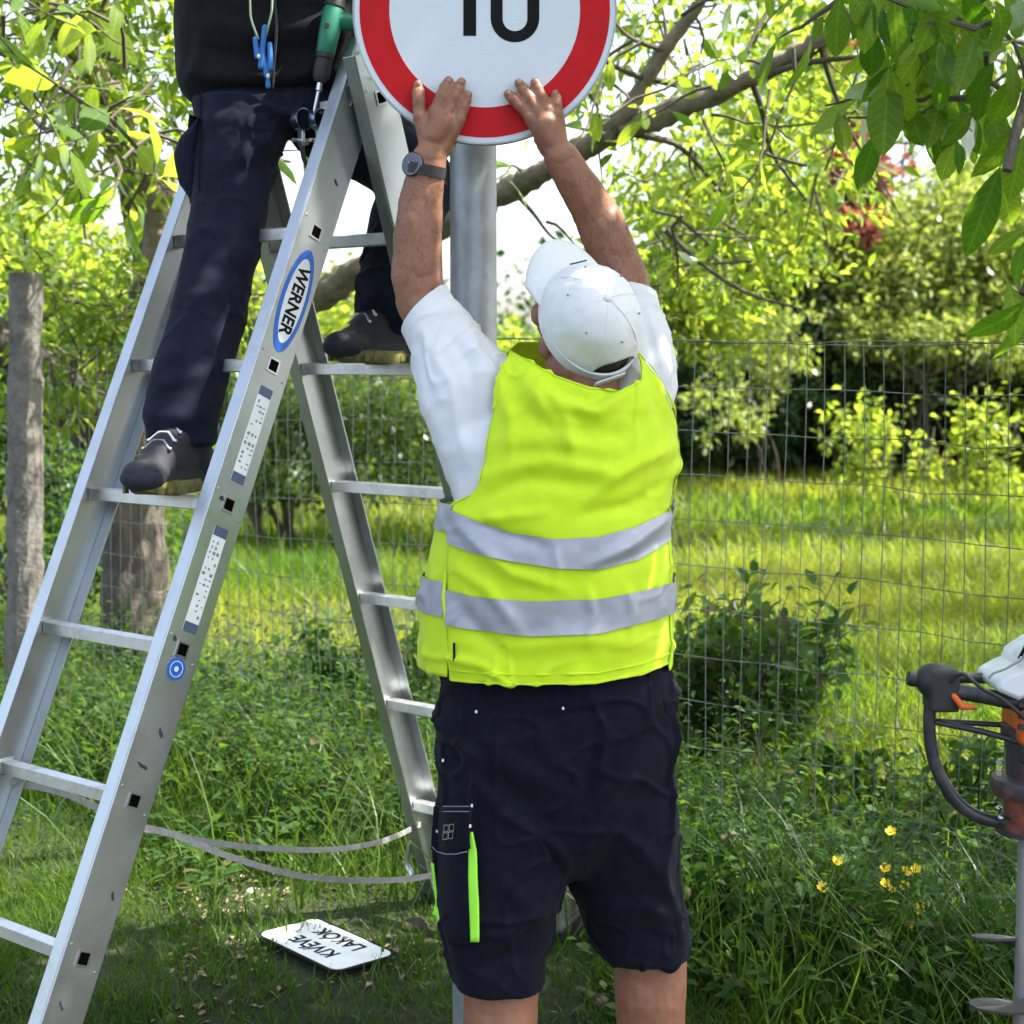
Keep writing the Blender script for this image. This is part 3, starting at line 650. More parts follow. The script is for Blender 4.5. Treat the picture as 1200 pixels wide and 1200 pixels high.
    hr = MB(); hr.ellipsoid(hp(0, -.012, .026), l*.0785, g*.0935, h*.086); hr.ellipsoid(hp(0, -.055, -.012), l*.066, g*.046, h*.050); union(hr, 'hair', HAIR, body, .004, 3, .5, lambda v: .0015*vnoise(v, 120))
    # cap
    cl = A((.0, 0, 0)); cc = hp(0, -.006, .028)
    rx, ry, rz = .086, .104, .112
    def dome(a, e, o=0):
        s, c = math.sin(a), math.cos(a); seam = 1-.006*max(0, 1-abs(((a/(math.pi/3)) % 1)-.5)*2*1.0)**8 if False else 1
        pinch = 1+.012*math.cos(6*a)*math.cos(e)**1*max(0, math.sin(e)*1.4)
        return cc+(l*s*(rx+o)*math.cos(e)**.85+g*c*(ry+o)*math.cos(e)**.85)*pinch+h*(rz+o)*math.sin(e)**.95*(1+.0*c)
    m = MB(); na = 72; es = np.linspace(.0, math.pi/2-.02, 26); R = []
    def lowcut(a):      # the arched opening at the back
        d = abs(((a-math.pi+math.pi) % (2*math.pi))-math.pi); return max(0, 1-(d/.55)**2)**.5*.46
    for e in es:
        R.append([dome(a, (lowcut(a)+(math.pi/2-.02-lowcut(a))*e/(math.pi/2-.02)) if True else e) for a in np.linspace(0, 2*np.pi, na, endpoint=False)])
    R = A(R); m.rings([r for r in R], cap=False)
    cap = m.build('cap', CAPM, T); sd = cap.modifiers.new('s', 'SOLIDIFY'); sd.thickness = .003; sd.offset = -1
    displace(cap, folds([], (.0030, 16), (.0016, 40), (.0022, 22, .10)))
    band = MB(); band.rings([[dome(a, e, o) for a in np.linspace(0, 2*np.pi, na, endpoint=False)] for e, o in ((-.0, .0025), (-.12, .0022), (-.12, -.003), (0, -.003), (0, .0025))] if False else [[cc+l*math.sin(a)*(rx+o)+g*math.cos(a)*(ry+o)+h*z for a in np.linspace(0, 2*np.pi, na, endpoint=False)] for z, o in ((.016, .0012), (-.010, .002), (-.010, -.003), (.016, -.003), (.016, .0012))], cap=False)
    band.build('headband', CAPM, cap)
    MB().box(cc-g*(ry+.004)+l*.012+h*.004, l, h, g, .030, .008, .0015).build('strap', CAPM, cap, bevel=.001)
    br = MB(); G = []
    for r in np.linspace(0, 1, 9):
        row = []
        for a in np.linspace(-1.02, 1.02, 25):
            ext = .068*math.cos(a*.86)**.6*r
            q = cc+l*math.sin(a)*(rx+.0)+g*(math.cos(a)*ry+ext)+h*(.004-.022*(math.sin(a)**2)*r-.008*r)
            row.append(q)
        G.append(row)
    br.grid(G); bo = br.build('brim', CAPM, cap); sd = bo.modifiers.new('s', 'SOLIDIFY'); sd.thickness = .004; sd.offset = 0
    MB().ellipsoid(cc+h*rz*.995, l*.008, g*.008, h*.005, 12).build('button', CAPM, cap)
    for i in range(6):
        a = math.pi/6+i*math.pi/3; MB().tube([dome(a, max(lowcut(a), .03)+(1.5-max(lowcut(a), .03))*t, .0002) for t in np.linspace(0, 1, 16)], .0007, 5).build('seam', CAPM, cap)
        MB().ellipsoid(dome(a-.5, .85, .0012), l*.002, g*.002, h*.002, 8).build('eyelet', GREYPRINT, cap)
    sw = MB(); cen = dome(-.1, .42, .0028); e2 = unit(dome(.05, .42)-dome(-.15, .42)); u2 = unit(dome(-.1, .5)-dome(-.1, .42)); nn = np.cross(e2, u2)
    pts = [(t*.017, .0032*(1-t*t)-.0006) for t in np.linspace(-1, 1, 12)]+[(t*.017, -.0032*(1-t*t)**1.3-.0006) for t in np.linspace(1, -1, 12)[1:-1]]
    sw.prism(pts, cen-nn*.0012, e2, u2, nn, .0024); sw.build('cap_emblem', SIGNK, cap, smooth=False)
    # t-shirt
    t = MB()
    loft(t, [(790, 535, 772, .13, 3.0), (700, 520, 774, .135, 3.0), (600, 530, 772, .135, 3.0), (560, 528, 784, .132, 3.0), (520, 520, 788, .126, 3.0), (495, 545, 782, .105, 3.0), (478, 590, 755, .08, 3.01), (468, 620, 730, .05, 3.03)])
    t.chain([px(486, 325, 3.10), px(496, 362, 3.095), px(527, 412, 3.06), px(560, 458, 3.03), px(578, 505, 3.02)], [.054, .056, .070, .085, .082], 28)
    t.rings([])if False else None
    t.chain([px(520, 420, 3.05), px(536, 470, 3.02), px(548, 520, 3.0), px(556, 575, 3.0)], [.062, .070, .058, .045], 24)
    t.chain([px(727, 315, 3.12), px(738, 350, 3.10), px(748, 400, 3.06), px(748, 450, 3.04), px(742, 490, 3.03)], [.051, .053, .063, .073, .068], 24)
    TF = folds([([(500, 400), (530, 450), (545, 540)], 5, .006), ([(520, 380), (550, 430), (562, 520)], 6, -.006), ([(545, 390), (575, 440), (570, 500)], 6, .006), ([(500, 470), (515, 520), (530, 570)], 6, .005),
                ([(490, 400), (500, 450), (505, 490)], 5, -.005), ([(760, 360), (780, 420), (785, 470)], 5, .005), ([(750, 350), (765, 400), (770, 440)], 5, -.005)], (.004, 10), (.0012, 50), (.0065, 9, .08))
    tee = union(t, 't_shirt', TEE, None, .005, 22, .5, TF)
    bm = bmesh.new(); bm.from_mesh(tee.data)
    for c0, nn, rad in ((px(498, 367, 3.10), unit(A((.68, -.30, -.66))), .13), (px(741, 343, 3.11), unit(A((-.10, -.30, -.95))), .12)):      # sleeve hems
        c0 = Vector(c0); vs = [v for v in bm.verts if (v.co-c0).length < rad]; es = list({e for v in vs for e in v.link_edges}); fs = list({f for v in vs for f in v.link_faces})
        bmesh.ops.bisect_plane(bm, geom=vs+es+fs, plane_co=c0, plane_no=Vector(nn), clear_inner=True, clear_outer=False)
    bm.to_mesh(tee.data); bm.free(); put(tee, T); sd = tee.modifiers.new('s', 'SOLIDIFY'); sd.thickness = .0028; sd.offset = -1
    # vest
    VS = [(810, 502, 786, .172), (778, 488, 788, .175), (755, 488, 791, .177), (700, 491, 793, .178), (650, 499, 789, .175), (600, 511, 786, .170), (560, 523, 797, .166), (520, 536, 799, .160), (480, 548, 798, .146), (450, 560, 787, .125), (430, 570, 772, .108), (410, 582, 756, .095), (395, 600, 740, .085)]
    XL = [(412, 598), (430, 592), (460, 583), (500, 573), (540, 567), (565, 561), (576, 555), (583, 546), (588, 535), (594, 527), (650, 523), (700, 520), (750, 523), (805, 530)]
    XR = [(412, 747), (430, 764), (450, 778), (480, 791), (500, 795), (540, 796), (570, 791), (600, 784), (620, 782), (650, 786), (700, 790), (750, 788), (775, 785), (805, 782)]
    HEM = [(0, 796), (.12, 800), (.36, 802), (.67, 800), (.87, 789), (1, 776)]
    TOP = [(0, 411), (.18, 424), (.33, 440), (.54, 455), (.74, 458), (.88, 445), (1, 413)]
    def surf(x, y, off=0):
        xl, xr, ry = tab(VS, y); cx, w = (xl+xr)/2, (xr-xl)/2; s = np.clip((x-cx)/w, -.9995, .9995); n = 2.3
        Y = 3.0-(ry+off)*(1-np.abs(s)**n)**(1/n); return PA(x+off*650*s, y, Y)
    VF = folds([([(622, 436), (655, 474), (700, 484), (745, 452)], 6, .013), ([(606, 432), (640, 482), (665, 515)], 7, .012), ([(650, 470), (668, 500), (668, 530)], 6, .010), ([(600, 470), (660, 505), (730, 508), (785, 470)], 9, -.008),
                ([(640, 452), (690, 472), (735, 450)], 5, -.008), ([(580, 520), (640, 512), (720, 530)], 8, .006), ([(572, 556), (640, 540), (720, 556), (790, 530)], 7, .007), ([(560, 585), (620, 560), (690, 570)], 7, -.007),
                ([(792, 520), (745, 540), (690, 586)], 6, .008), ([(790, 560), (740, 592), (680, 604)], 6, -.008), ([(784, 604), (735, 640), (690, 662)], 5, .008), ([(780, 630), (740, 655), (700, 668)], 5, -.006),
                ([(530, 605), (560, 640), (600, 672), (660, 690)], 6, .009), ([(540, 600), (585, 625), (640, 640)], 6, -.007), ([(526, 660), (570, 690), (610, 740)], 6, .007), ([(528, 700), (560, 740), (600, 775)], 7, -.007),
                ([(600, 760), (680, 748), (770, 756)], 8, .006), ([(690, 690), (695, 720), (688, 750)], 4, .006), ([(735, 690), (742, 720), (738, 745)], 4, .006), ([(770, 680), (775, 710), (770, 740)], 4, .006), ([(650, 640), (655, 670), (650, 690)], 4, .004),
                ([(640, 600), (560, 610), (528, 596)], 5, .006), ([(585, 450), (600, 500), (596, 550)], 6, .005), ([(760, 430), (778, 480), (780, 520)], 5, -.005)], (.005, 8), (.0014, 38), (.0078, 8, .065))
    def quad_grid(fx, fy, nu, nv, off):
        u = np.linspace(0, 1, nu)[None, :]; v = np.linspace(0, 1, nv)[:, None]; y = fy(u, v); x = fx(u, y); return surf(x, y, off)
    fx = lambda u, y: tab(XL, y)[0]+(tab(XR, y)[0]-tab(XL, y)[0])*u
    back = quad_grid(fx, lambda u, v: np.interp(u, *zip(*HEM))*(1-v)+np.interp(u, *zip(*TOP))*v, 110, 140, 0)
    mb = MB(); mb.grid(back)
    def wrap(y0, y1, a0, a1, off, nu=60, nv=50):
        y = np.linspace(y0, y1, nv)[:, None]; a = np.linspace(a0, a1, nu)[None, :]; xl, xr, ry = tab(VS, y); sx, cy = sup(np.radians(a), 2.3)
        Yn = 3.0-(ry+off)*.6*0-.10; Z = PA(600+0*y, y, 3.0)[..., 2]; X0 = PA(xl, y, 3.0)[..., 0]; X1 = PA(xr, y, 3.0)[..., 0]
        X = (X0+X1)/2+sx*((X1-X0)/2+off); Y = 3.0-(ry+off)*cy; return np.stack(np.broadcast_arrays(X, Y, Z), -1)
    mb.grid(wrap(778, 592, -46, -176, -.003)); mb.grid(wrap(778, 592, 72, 176, -.003)); mb.grid(wrap(592, 400, -122, -176, -.004)); mb.grid(wrap(592, 400, 122, 176, -.004))
    OUT = lambda c: (c[0]-P(645, 600, 3.0)[0], c[1]-3.0, 0)
    vest = mb.build('safety_vest', VEST, T, orient=OUT); displace(vest, VF); sd = vest.modifiers.new('s', 'SOLIDIFY'); sd.thickness = .002; sd.offset = -1
    for top, bot, sw0, sw1 in (([(522, 596), (560, 612), (600, 625), (650, 632), (700, 629), (745, 617), (786, 596)], [(522, 636), (550, 647), (600, 658), (650, 666), (700, 668), (745, 656), (786, 632)], 586, 616),
                     ([(518, 690), (560, 700), (620, 705), (700, 702), (750, 692), (793, 680)], [(518, 732), (560, 740), (620, 746), (700, 742), (750, 730), (793, 717)], 672, 711)):
        g1 = quad_grid(lambda u, y: tab(XL, y)[0]+.5+(tab(XR, y)[0]-tab(XL, y)[0]-1)*u, lambda u, v: (lambda x: np.interp(x, *zip(*bot))*(1-v)+np.interp(x, *zip(*top))*v)(522+264*u), 110, 14, .006)
        mb = MB(); mb.grid(g1); mb.grid(wrap(sw1, sw0, -57 if sw0 < 600 else -51, -174, .002, 50, 10)); mb.grid(wrap(sw1, sw0, 76, 174, .002, 50, 10)); o = mb.build('reflective_band', BAND, vest, orient=OUT); displace(o, VF)
    def edge(G, nm='edge_binding', r=.0022):
        o = MB().tube(G, r, 6).build(nm, VEST, vest); displace(o, VF)
    edge(back[:, 0]); edge(back[:, -1]); edge(back[0]); edge(back[-1])
    hem = quad_grid(fx, lambda u, v: np.interp(u, *zip(*HEM))-11+0*v, 110, 2, .002); edge(hem[0], 'hem_stitching', .0008)
    MB().box(surf(A(534.), A(764.), .004), (1, 0, 0), (0, 0, 1), (0, 1, 0), .0022, .016, .0012).build('care_tag', SIGNK, vest, smooth=False)
    # shorts
    s = MB()
    loft(s, [(1034, 600, 735, .07, 3.0), (1015, 550, 780, .11, 3.0), (990, 516, 797, .135, 3.0), (950, 513, 797, .15, 3.0), (900, 512, 796, .158, 3.0), (850, 512, 794, .158, 3.0), (800, 524, 784, .150, 3.0), (768, 540, 768, .138, 3.0)])
    loft(s, [(1166, 535, 638, .098, 2.95), (1140, 528, 640, .105, 2.955), (1110, 521, 648, .112, 2.96), (1085, 516, 654, .118, 2.962), (1060, 513, 663, .122, 2.965), (1000, 513, 666, .13, 2.975), (900, 520, 664, .13, 2.99)])
    loft(s, [(1134, 700, 806, .098, 3.055), (1100, 682, 802, .108, 3.05), (1080, 675, 799, .115, 3.045), (1060, 667, 797, .12, 3.04), (1000, 660, 797, .13, 3.02), (900, 640, 795, .13, 3.0)])
    SF = folds([([(560, 860), (600, 900), (660, 930)], 9, .009), ([(540, 900), (600, 930), (660, 980)], 9, -.007), ([(790, 860), (740, 900), (690, 960), (665, 1040)], 8, .013), ([(795, 900), (750, 950), (700, 1020)], 8, -.010), ([(700, 860), (690, 940), (668, 1030)], 7, -.010),
                ([(590, 960), (640, 1000), (663, 1050)], 8, .008), ([(560, 1110), (600, 1090), (650, 1060)], 7, .008), ([(545, 1140), (590, 1120), (640, 1120)], 6, -.007), ([(580, 1030), (620, 1060), (650, 1110)], 7, .006), ([(800, 1080), (750, 1060), (700, 1080)], 7, .009), ([(800, 1110), (750, 1095), (700, 1110)], 6, -.007),
                ([(540, 830), (640, 838), (760, 826)], 4, -.004), ([(740, 980), (770, 1020), (790, 1060)], 7, .007), ([(640, 860), (600, 870), (540, 868)], 6, .005)], (.010, 7), (.002, 30), (.012, 6, .08))
    shorts = union(s, 'shorts', NAVY, T, .005, 9, .5, SF)
    def thigh(x, y, off): 
        s_ = np.clip((x-588)/76, -.98, .98); return PA(x, y, 2.965-(.122+off)*(1-np.abs(s_)**2.4)**(1/2.4))
    def patch(poly_l, poly_r, y0, y1, off, nm, m, par, thick=.004, nu=16, nv=24, bulge=0):
        y = np.linspace(y0, y1, nv)[:, None]; u = np.linspace(0, 1, nu)[None, :]; xl = np.interp(y, *zip(*poly_l)); xr = np.interp(y, *zip(*poly_r)); x = xl+(xr-xl)*u
        v = (y-y0)/(y1-y0); G = thigh(x, y, off+bulge*(np.sin(np.pi*u)*np.sin(np.pi*v))**.4); mb = MB(); mb.grid(G); o = mb.build(nm, m, par, orient=lambda c: (c[0]-P(588, 1000, 2.965)[0], c[1]-2.965, 0)); displace(o, folds([], (.003, 14), (.001, 50))); sd = o.modifiers.new('s', 'SOLIDIFY'); sd.thickness = thick; sd.offset = -1; return o
    pk = patch([(945, 512), (985, 506), (1030, 508), (1070, 514), (1106, 524)], [(945, 552), (985, 550), (1106, 553)], 950, 1106, .010, 'cargo_pocket', NAVY, shorts, .022, bulge=.012)
    patch([(945, 508), (990, 505)], [(945, 551), (990, 549)], 946, 996, .024, 'pocket_flap', NAVY, shorts, .012, bulge=.004)
    patch([(975, 551), (990, 548), (1106, 551)], [(975, 552), (1000, 557), (1050, 560), (1106, 561)], 976, 1104, .0155, 'pocket_stripe', LIME, shorts, .006, 6)
    patch([(1012, 505), (1080, 513)], [(1012, 508.5), (1080, 516)], 1012, 1080, .02, 'pocket_stripe', LIME, shorts, .01, 4)
    mb = MB(); mb.tube([thigh(A(x), A(y), .032) for x, y in ((506, 992), (512, 998), (522, 1001), (534, 1001), (547, 998))], .0009, 5); mb.build('flap_piping', GREYPRINT, shorts)
    mb = MB(); 
    for y in (945, 951): mb.tube([thigh(A(float(x)), A(float(y)), .030) for x in (519, 530, 540, 550)], .0008, 5)
    mb.build('pocket_stitching', GREYPRINT, shorts)
    emb = MB()
    for dx, dy in ((-3.2, -5), (3.2, -6), (-4.2, 4), (2.2, 3)):
        q = [(thigh(A(526.+dx+a), A(976.+dy+b_), .034)) for a, b_ in ((-2.4, -3.6), (2.6, -4.2), (2.0, 3.4), (-3.0, 4.0), (-2.4, -3.6))]; emb.tube(q, .0007, 4)
    emb.build('pocket_emblem', pmat('emblem thread', (.33, .40, .28), rough=.7), shorts)
    for x, y in ((558, 834), (660, 830), (553, 944), (551, 968), (512, 974), (519, 891)):
        c = PA(float(x), float(y), 3.0-.168 if y < 900 else 2.83); 
        if y > 880: c = thigh(A(float(x)), A(float(y)), .031)
        MB().box(c, (1, 0, 0), (0, 0, 1), (0, 1, 0), .0018, .0018, .0034).build('bartack', LABELW, shorts, smooth=False)
    fl = MB(); 
    q = [(773, 818), (796, 822), (797, 834), (786, 841), (777, 834)]; o = P(785, 828, 2.885); 
    fl.prism([((x-785)/650, -(y-828)/650) for x, y in q], o, unit(A((.8, .6, 0))), (0, 0, 1), unit(A((.6, -.8, 0))), .004); fl.build('pocket_flap', NAVY, shorts, bevel=.001)
    # watch
    wc = px(498, 199, 3.095); ax = unit(px(503, 186, 3.093)-px(493, 240, 3.10)); w = MB(); w.lathe(wc-ax*.010, ax, [(0, .0365), (0, .0395), (.020, .0385), (.020, .0355), (0, .0365)], 40); wt = w.build('watch_strap', BLACKRUB, T)
    f = px(482, 192, 3.066); nrm = unit(A((-.52, -.82, .12))); w = MB(); w.lathe(f-nrm*.006, nrm, [(-.006, .001), (-.006, .0215), (.004, .0228), (.0065, .0205), (.0065, .0185), (.004, .001)], 36); wt2 = w.build('watch_case', pmat('gunmetal', (.10, .10, .11), rough=.35, metal=1), wt)
    MB().lathe(f-nrm*.0018, nrm, [(0, .0006), (0, .0182), (.0012, .0180), (.0014, .0006)], 32).build('watch_dial', pmat('watch dial', (.035, .045, .13), rough=.15, coat=.5), wt)
    mb = MB(); d1 = np.cross(nrm, A((0, 0, 1.))); d1 = unit(d1); d2 = np.cross(d1, nrm)
    for ang, L in ((.6, .008), (2.2, .006)): v = d1*math.cos(ang)+d2*math.sin(ang); mb.box(f-nrm*.0+v*L/2, v, np.cross(nrm, v), nrm, L/2, .0006, .0003)
    mb.build('watch_hands', LABELW, wt, smooth=False)
build_worker()
# ---------------- the man on the ladder
SOLE = pmat('yellow sole rubber', (.12, .115, .022), rough=.7, var=.5, scale=30)
def build_boot(T, o, fwd, up=(0, 0, .92)):
    f = unit(A(fwd, float)); u = A(up, float); s = np.cross(f, u)*.96; f = f*.9; p = lambda x, y, z: A(o)+f*x+s*y+u*z
    m = MB(); m.ellipsoid(p(.108, 0, .046), f*.064, s*.045, u*.030); m.chain([p(.10, 0, .048), p(.03, 0, .068), p(-.05, 0, .072), p(-.10, 0, .058)], [.032, .037, .038, .037], 18); m.chain([p(-.055, 0, .08), p(-.06, 0, .15), p(-.055, 0, .18)], [.045, .050, .048], 20); m.chain([p(.05, 0, .07), p(-.03, 0, .125)], [.038, .045], 18)
    m.box(p(0, 0, .03), f, s, u, .13, .036, .014)
    b = union(m, 'boot', MATS.get('boot leather') or pmat('boot leather', (.009, .0105, .017), rough=.75, var=.3, scale=40, bump=.3, bscale=200), T, .005, 6, .5, lambda v: .002*vnoise(v, 24))
    tc = MB(); tc.ellipsoid(p(.120, 0, .038), f*.054, s*.0465, u*.029); hc_ = MB(); hc_.ellipsoid(p(-.085, 0, .05), f*.056, s*.047, u*.036); union(tc, 'toe_cap', MATS.get('grey suede') or pmat('grey suede', (.017, .021, .034), rough=.95, var=.25, scale=60), b, .004, 3); union(hc_, 'heel_cap', MATS['grey suede'], b, .004, 3)
    out = []
    for t in np.linspace(0, 2*np.pi, 40, endpoint=False):
        x = .152*math.cos(t); y = (.047 if math.cos(t) > -.2 else .040)*math.sin(t)*(1+.12*math.cos(t)); out.append((x, y))
    ms = MB(); ms.rings([[p(x*k, y*k, z+(.012*max(0, (x-.08)/.07)**2)) for x, y in out] for z, k in ((0, .93), (.004, .99), (.016, 1.0), (.028, .97))]); ms.build('sole', SOLE, b)
    mb = MB()
    for x in np.linspace(-.12, .12, 9):
        for q in (-1, 1): mb.box(p(x, q*.044, .012), f, s, u, .007, .003, .007)
    mb.build('sole_lugs', SOLE, b, smooth=False)
    for i in range(5):
        x = .060-i*.020; z = .112+(.06-x)*.80; MB().tube([p(x+.008, -.032, z-.018), p(x, -.012, z-.001), p(x, .012, z-.001), p(x+.008, .032, z-.018)], .0030, 6).build('lace', LABELW if i % 2 else GREYPRINT, b)
        for q in (-1, 1): MB().ellipsoid(p(x+.008, q*.034, z-.018), f*.0045, s*.0035, u*.0045, 8).build('eyelet', STEEL, b)
def build_climber():
    rp = FL0+dF*.28*3+udir*.235+A((0, 0, .0128)); lp = BL0+dB*.28*2+udir*.235+A((0, 0, .0128))
    T = thing('person', tuple(rp), 'man in black jacket and navy trousers standing astride the ladder', 'person')
    b = MB(); px = P
    b.chain([px(318, 25, 3.5), px(318, -60, 3.52), px(318, -170, 3.54)], [.12, .125, .12], 20); b.capsule(px(245, -190, 3.54), px(392, -190, 3.58), .065, .065); b.chain([px(318, -210, 3.54), px(316, -290, 3.52)], [.065, .055], 18)
    hc = px(314, -345, 3.50); up, face = A((.05, -.05, 1)), A((.5, -.8, -.25)); h, g, l = frame(up, face); hp = add_head(b, hc, up, face)
    b.chain([px(300, 110, 3.44), px(258, 320, 3.34), px(213, 525, 3.225), px(212, 545, 3.22)], [.07, .055, .040, .035], 18)
    b.chain([px(385, 115, 3.53), px(490, 215, 3.66), lp+vdir*.07+A((0, 0, .2)), lp+vdir*.06+A((0, 0, .1))], [.07, .055, .042, .035], 18); b.capsule(px(300, 105, 3.46), px(380, 105, 3.53), .07, .07)
    ra = [px(240, -190, 3.53), px(180, -75, 3.48), px(215, -165, 3.30)]; la = [px(395, -190, 3.57), px(455, -85, 3.56), px(432, -120, 3.38)]
    b.chain(ra, [.052, .04, .029], 16); b.chain(la, [.052, .04, .029], 16)
    add_hand(b, ra[-1], (.7, -.2, .6), (-.3, -.9, .2), 1, .7); add_hand(b, la[-1], (-.7, -.4, .3), (.1, -.8, .5), -1, .8)
    body = union(b, 'body', SKIN, T, .006, 5); eyes(hp, l, g, h, T, body)
    hm = MB(); hm.ellipsoid(hp(0, -.022, .045), l*.080, g*.092, h*.082); union(hm, 'hair', HAIR, body, .006, 4, .5, lambda v: .003*vnoise(v, 60))
    # trousers
    t = MB()
    loft(t, [(150, 236, 404, .10, 3.47), (125, 230, 412, .125, 3.48), (90, 224, 420, .135, 3.5), (60, 222, 422, .135, 3.5)])
    loft(t, [(524, 175, 251, .062, 3.225), (505, 169, 253, .068, 3.23), (480, 167, 255, .07, 3.24), (440, 173, 264, .074, 3.26), (390, 188, 282, .077, 3.29), (340, 202, 295, .08, 3.32), (300, 212, 304, .083, 3.34), (250, 224, 316, .085, 3.37), (200, 228, 321, .088, 3.40), (150, 233, 336, .092, 3.42), (110, 229, 385, .10, 3.44)])
    t.chain([px(385, 125, 3.52), px(492, 212, 3.66), lp+vdir*.07+A((0, 0, .30)), lp+vdir*.035+A((0, 0, .135))], [.105, .080, .080, .088], 22)
    TRF = folds([([(332, 158), (295, 178), (250, 205)], 7, .006), ([(322, 190), (290, 205), (240, 240)], 8, -.004), ([(345, 130), (300, 142), (250, 140)], 6, .004), ([(300, 300), (262, 272), (230, 262)], 6, .005), ([(296, 325), (262, 318), (222, 300)], 7, -.004), ([(285, 375), (255, 350), (215, 345)], 6, .004),
                 ([(240, 290), (228, 350), (205, 430)], 6, .005), ([(262, 420), (232, 440), (185, 450)], 6, .004), ([(256, 470), (215, 492), (172, 486)], 7, .006), ([(252, 500), (222, 512), (176, 505)], 5, -.004), ([(236, 100), (238, 160), (234, 220)], 3, -.004),
                 ([(440, 330), (420, 370), (405, 400)], 6, .006), ([(460, 340), (445, 380), (440, 410)], 6, -.005)], (.009, 7), (.002, 30), (.011, 7, .08))
    tr = union(t, 'trousers', NAVY2, T, .005, 8, .5, TRF)
    mb = MB(); G = []
    for y in np.linspace(138, 236, 20):
        xl = np.interp(y, (138, 160, 180, 215, 236), (231, 210, 203, 210, 224)); row = []
        for u in np.linspace(0, 1, 10): row.append(P(xl+(234-xl)*u, y, 3.385-.035*math.sin(math.pi*(.15+.7*u))))
        G.append(row)
    mb.grid(G); o = mb.build('cargo_pocket', NAVY2, tr); displace(o, folds([], (.003, 18), (.001, 60))); sd = o.modifiers.new('s', 'SOLIDIFY'); sd.thickness = .02; sd.offset = -1
    mb = MB(); mb.tube(spline([P(236, 92, 3.385), P(235, 130, 3.36), P(234, 180, 3.335), P(233, 225, 3.32)], 6), .0015, 5); mb.build('seam', NAVY, tr)
    build_boot(T, rp+vdir*.02, -vdir+udir*.34); build_boot(T, lp, -vdir)
    # jacket
    j = MB()
    loft(j, [(112, 226, 408, .135, 3.5), (100, 214, 420, .15, 3.5), (60, 207, 430, .158, 3.5), (0, 207, 431, .158, 3.51), (-100, 200, 440, .16, 3.52), (-180, 200, 440, .145, 3.54), (-225, 235, 405, .10, 3.545), (-250, 275, 362, .07, 3.54)])
    j.chain(ra, [.075, .06, .045], 20); j.chain(la, [.075, .062, .047], 20)
    JF = folds([([(215, 20), (300, 40), (420, 15)], 8, .008), ([(212, 55), (290, 66), (420, 50)], 7, -.007), ([(215, 85), (300, 92), (420, 84)], 6, .010), ([(330, 100), (380, 70), (425, 30)], 7, .007), ([(320, -20), (322, 40), (325, 108)], 3, -.006), ([(240, 30), (235, 70), (222, 100)], 6, .006), ([(215, 101), (320, 104), (420, 98)], 3, -.006)], (.010, 7), (.002, 30), (.006, 7, .10))
    jk = union(j, 'jacket', JACKET, T, .006, 7, .5, JF)
    mb = MB(); mb.tube([P(322+2*math.sin(y*.05), y, 3.335) for y in np.linspace(-180, 104, 24)], .003, 6); mb.build('zip', BLACKRUB, jk)
build_climber()
# ---------------- what hangs from or is held by the man on the ladder
def build_lanyard():
    GC = pmat('pale green cord', (.30, .40, .26), rough=.8); BF = pmat('blue foam', (.02, .14, .42), rough=.6)
    T = thing('corded_ear_plugs', tuple(P(308, 70, 3.31)), 'blue ear plugs on a pale green cord hanging in front of the black jacket', 'ear plugs')
    y = 3.315
    for pts in ([(290, -60), (293, 0), (294, 20), (299, 36), (303, 46)], [(322, -60), (319, 0), (318, 15), (314, 32), (311, 44)]):
        MB().tube(spline([P(a, c, y) for a, c in pts], 6), .0022, 6).build('cord', GC, T)
    for (a, c) in (((310, 32), (306, 78)), ((299, 46), (302, 66)), ((316, 52), (317, 80)), ((308, 62), (313, 88))):
        MB().capsule(P(*a, y-.004), P(*c, y-.006), .005, .0065, 10).build('plug', BF, T)
    for a in ((303, 66), (314, 89)): MB().ellipsoid(P(*a, y-.010), A((.004, 0, 0)), A((0, .004, 0)), A((0, 0, .005)), 8).build('bead', LABELW, T)
    MB().capsule(P(314, 92, y-.006), P(314, 101, y-.006), .004, .005, 10).build('plug', BF, T)
build_lanyard()
def build_drill():
    GR = pmat('green drill housing', (.012, .17, .10), rough=.45, var=.1)
    yy = 3.345; a, c = P(392, 6, yy), P(381, 64, yy-.01); d = unit(c-a)
    T = thing('cordless_drill', tuple(c), 'green cordless drill pointing straight down beside the ladder top', 'drill')
    L = np.linalg.norm(c-a)
    MB().lathe(a, d, [(0, .002), (.0, .016), (.01, .0205), (L*.6, .0205), (L*.97, .0185), (L, .017), (L, .002)], 28).build('housing', GR, T)
    MB().lathe(a, d, [(-.028, .003), (-.026, .014), (-.015, .019), (.004, .0212), (.004, .002)], 24).build('rear_cap', BLACKRUB, T)
    MB().lathe(c, d, [(-.002, .003), (-.002, .018), (.008, .0185), (.010, .0165), (.03, .0175), (.046, .0165), (.056, .011), (.058, .003)], 28).build('chuck', BLACKRUB, T)
    e = c+d*.056; MB().lathe(e, d, [(0, .001), (0, .006), (.016, .006), (.018, .0035), (.055, .0035), (.062, .001)], 14).build('bit', STEEL, T)
    hdir = unit(A((.95, .35, -.05))); h0 = a+d*.03; m = MB(); m.chain([h0, h0+hdir*.06, h0+hdir*.12], [.018, .017, .019], 14); m.box(h0+hdir*.14, hdir, np.cross(hdir, (0, 1, 0)), (0, 1, 0), .022, .04, .03)
    union(m, 'grip', GR, T, .004, 3)
    MB().box(a+d*.045+A((-.004, -.0195, 0)), d, (1, 0, 0), (0, 1, 0), .006, .005, .0016).build('switch', BLACKRUB, T, bevel=.001)
build_drill()
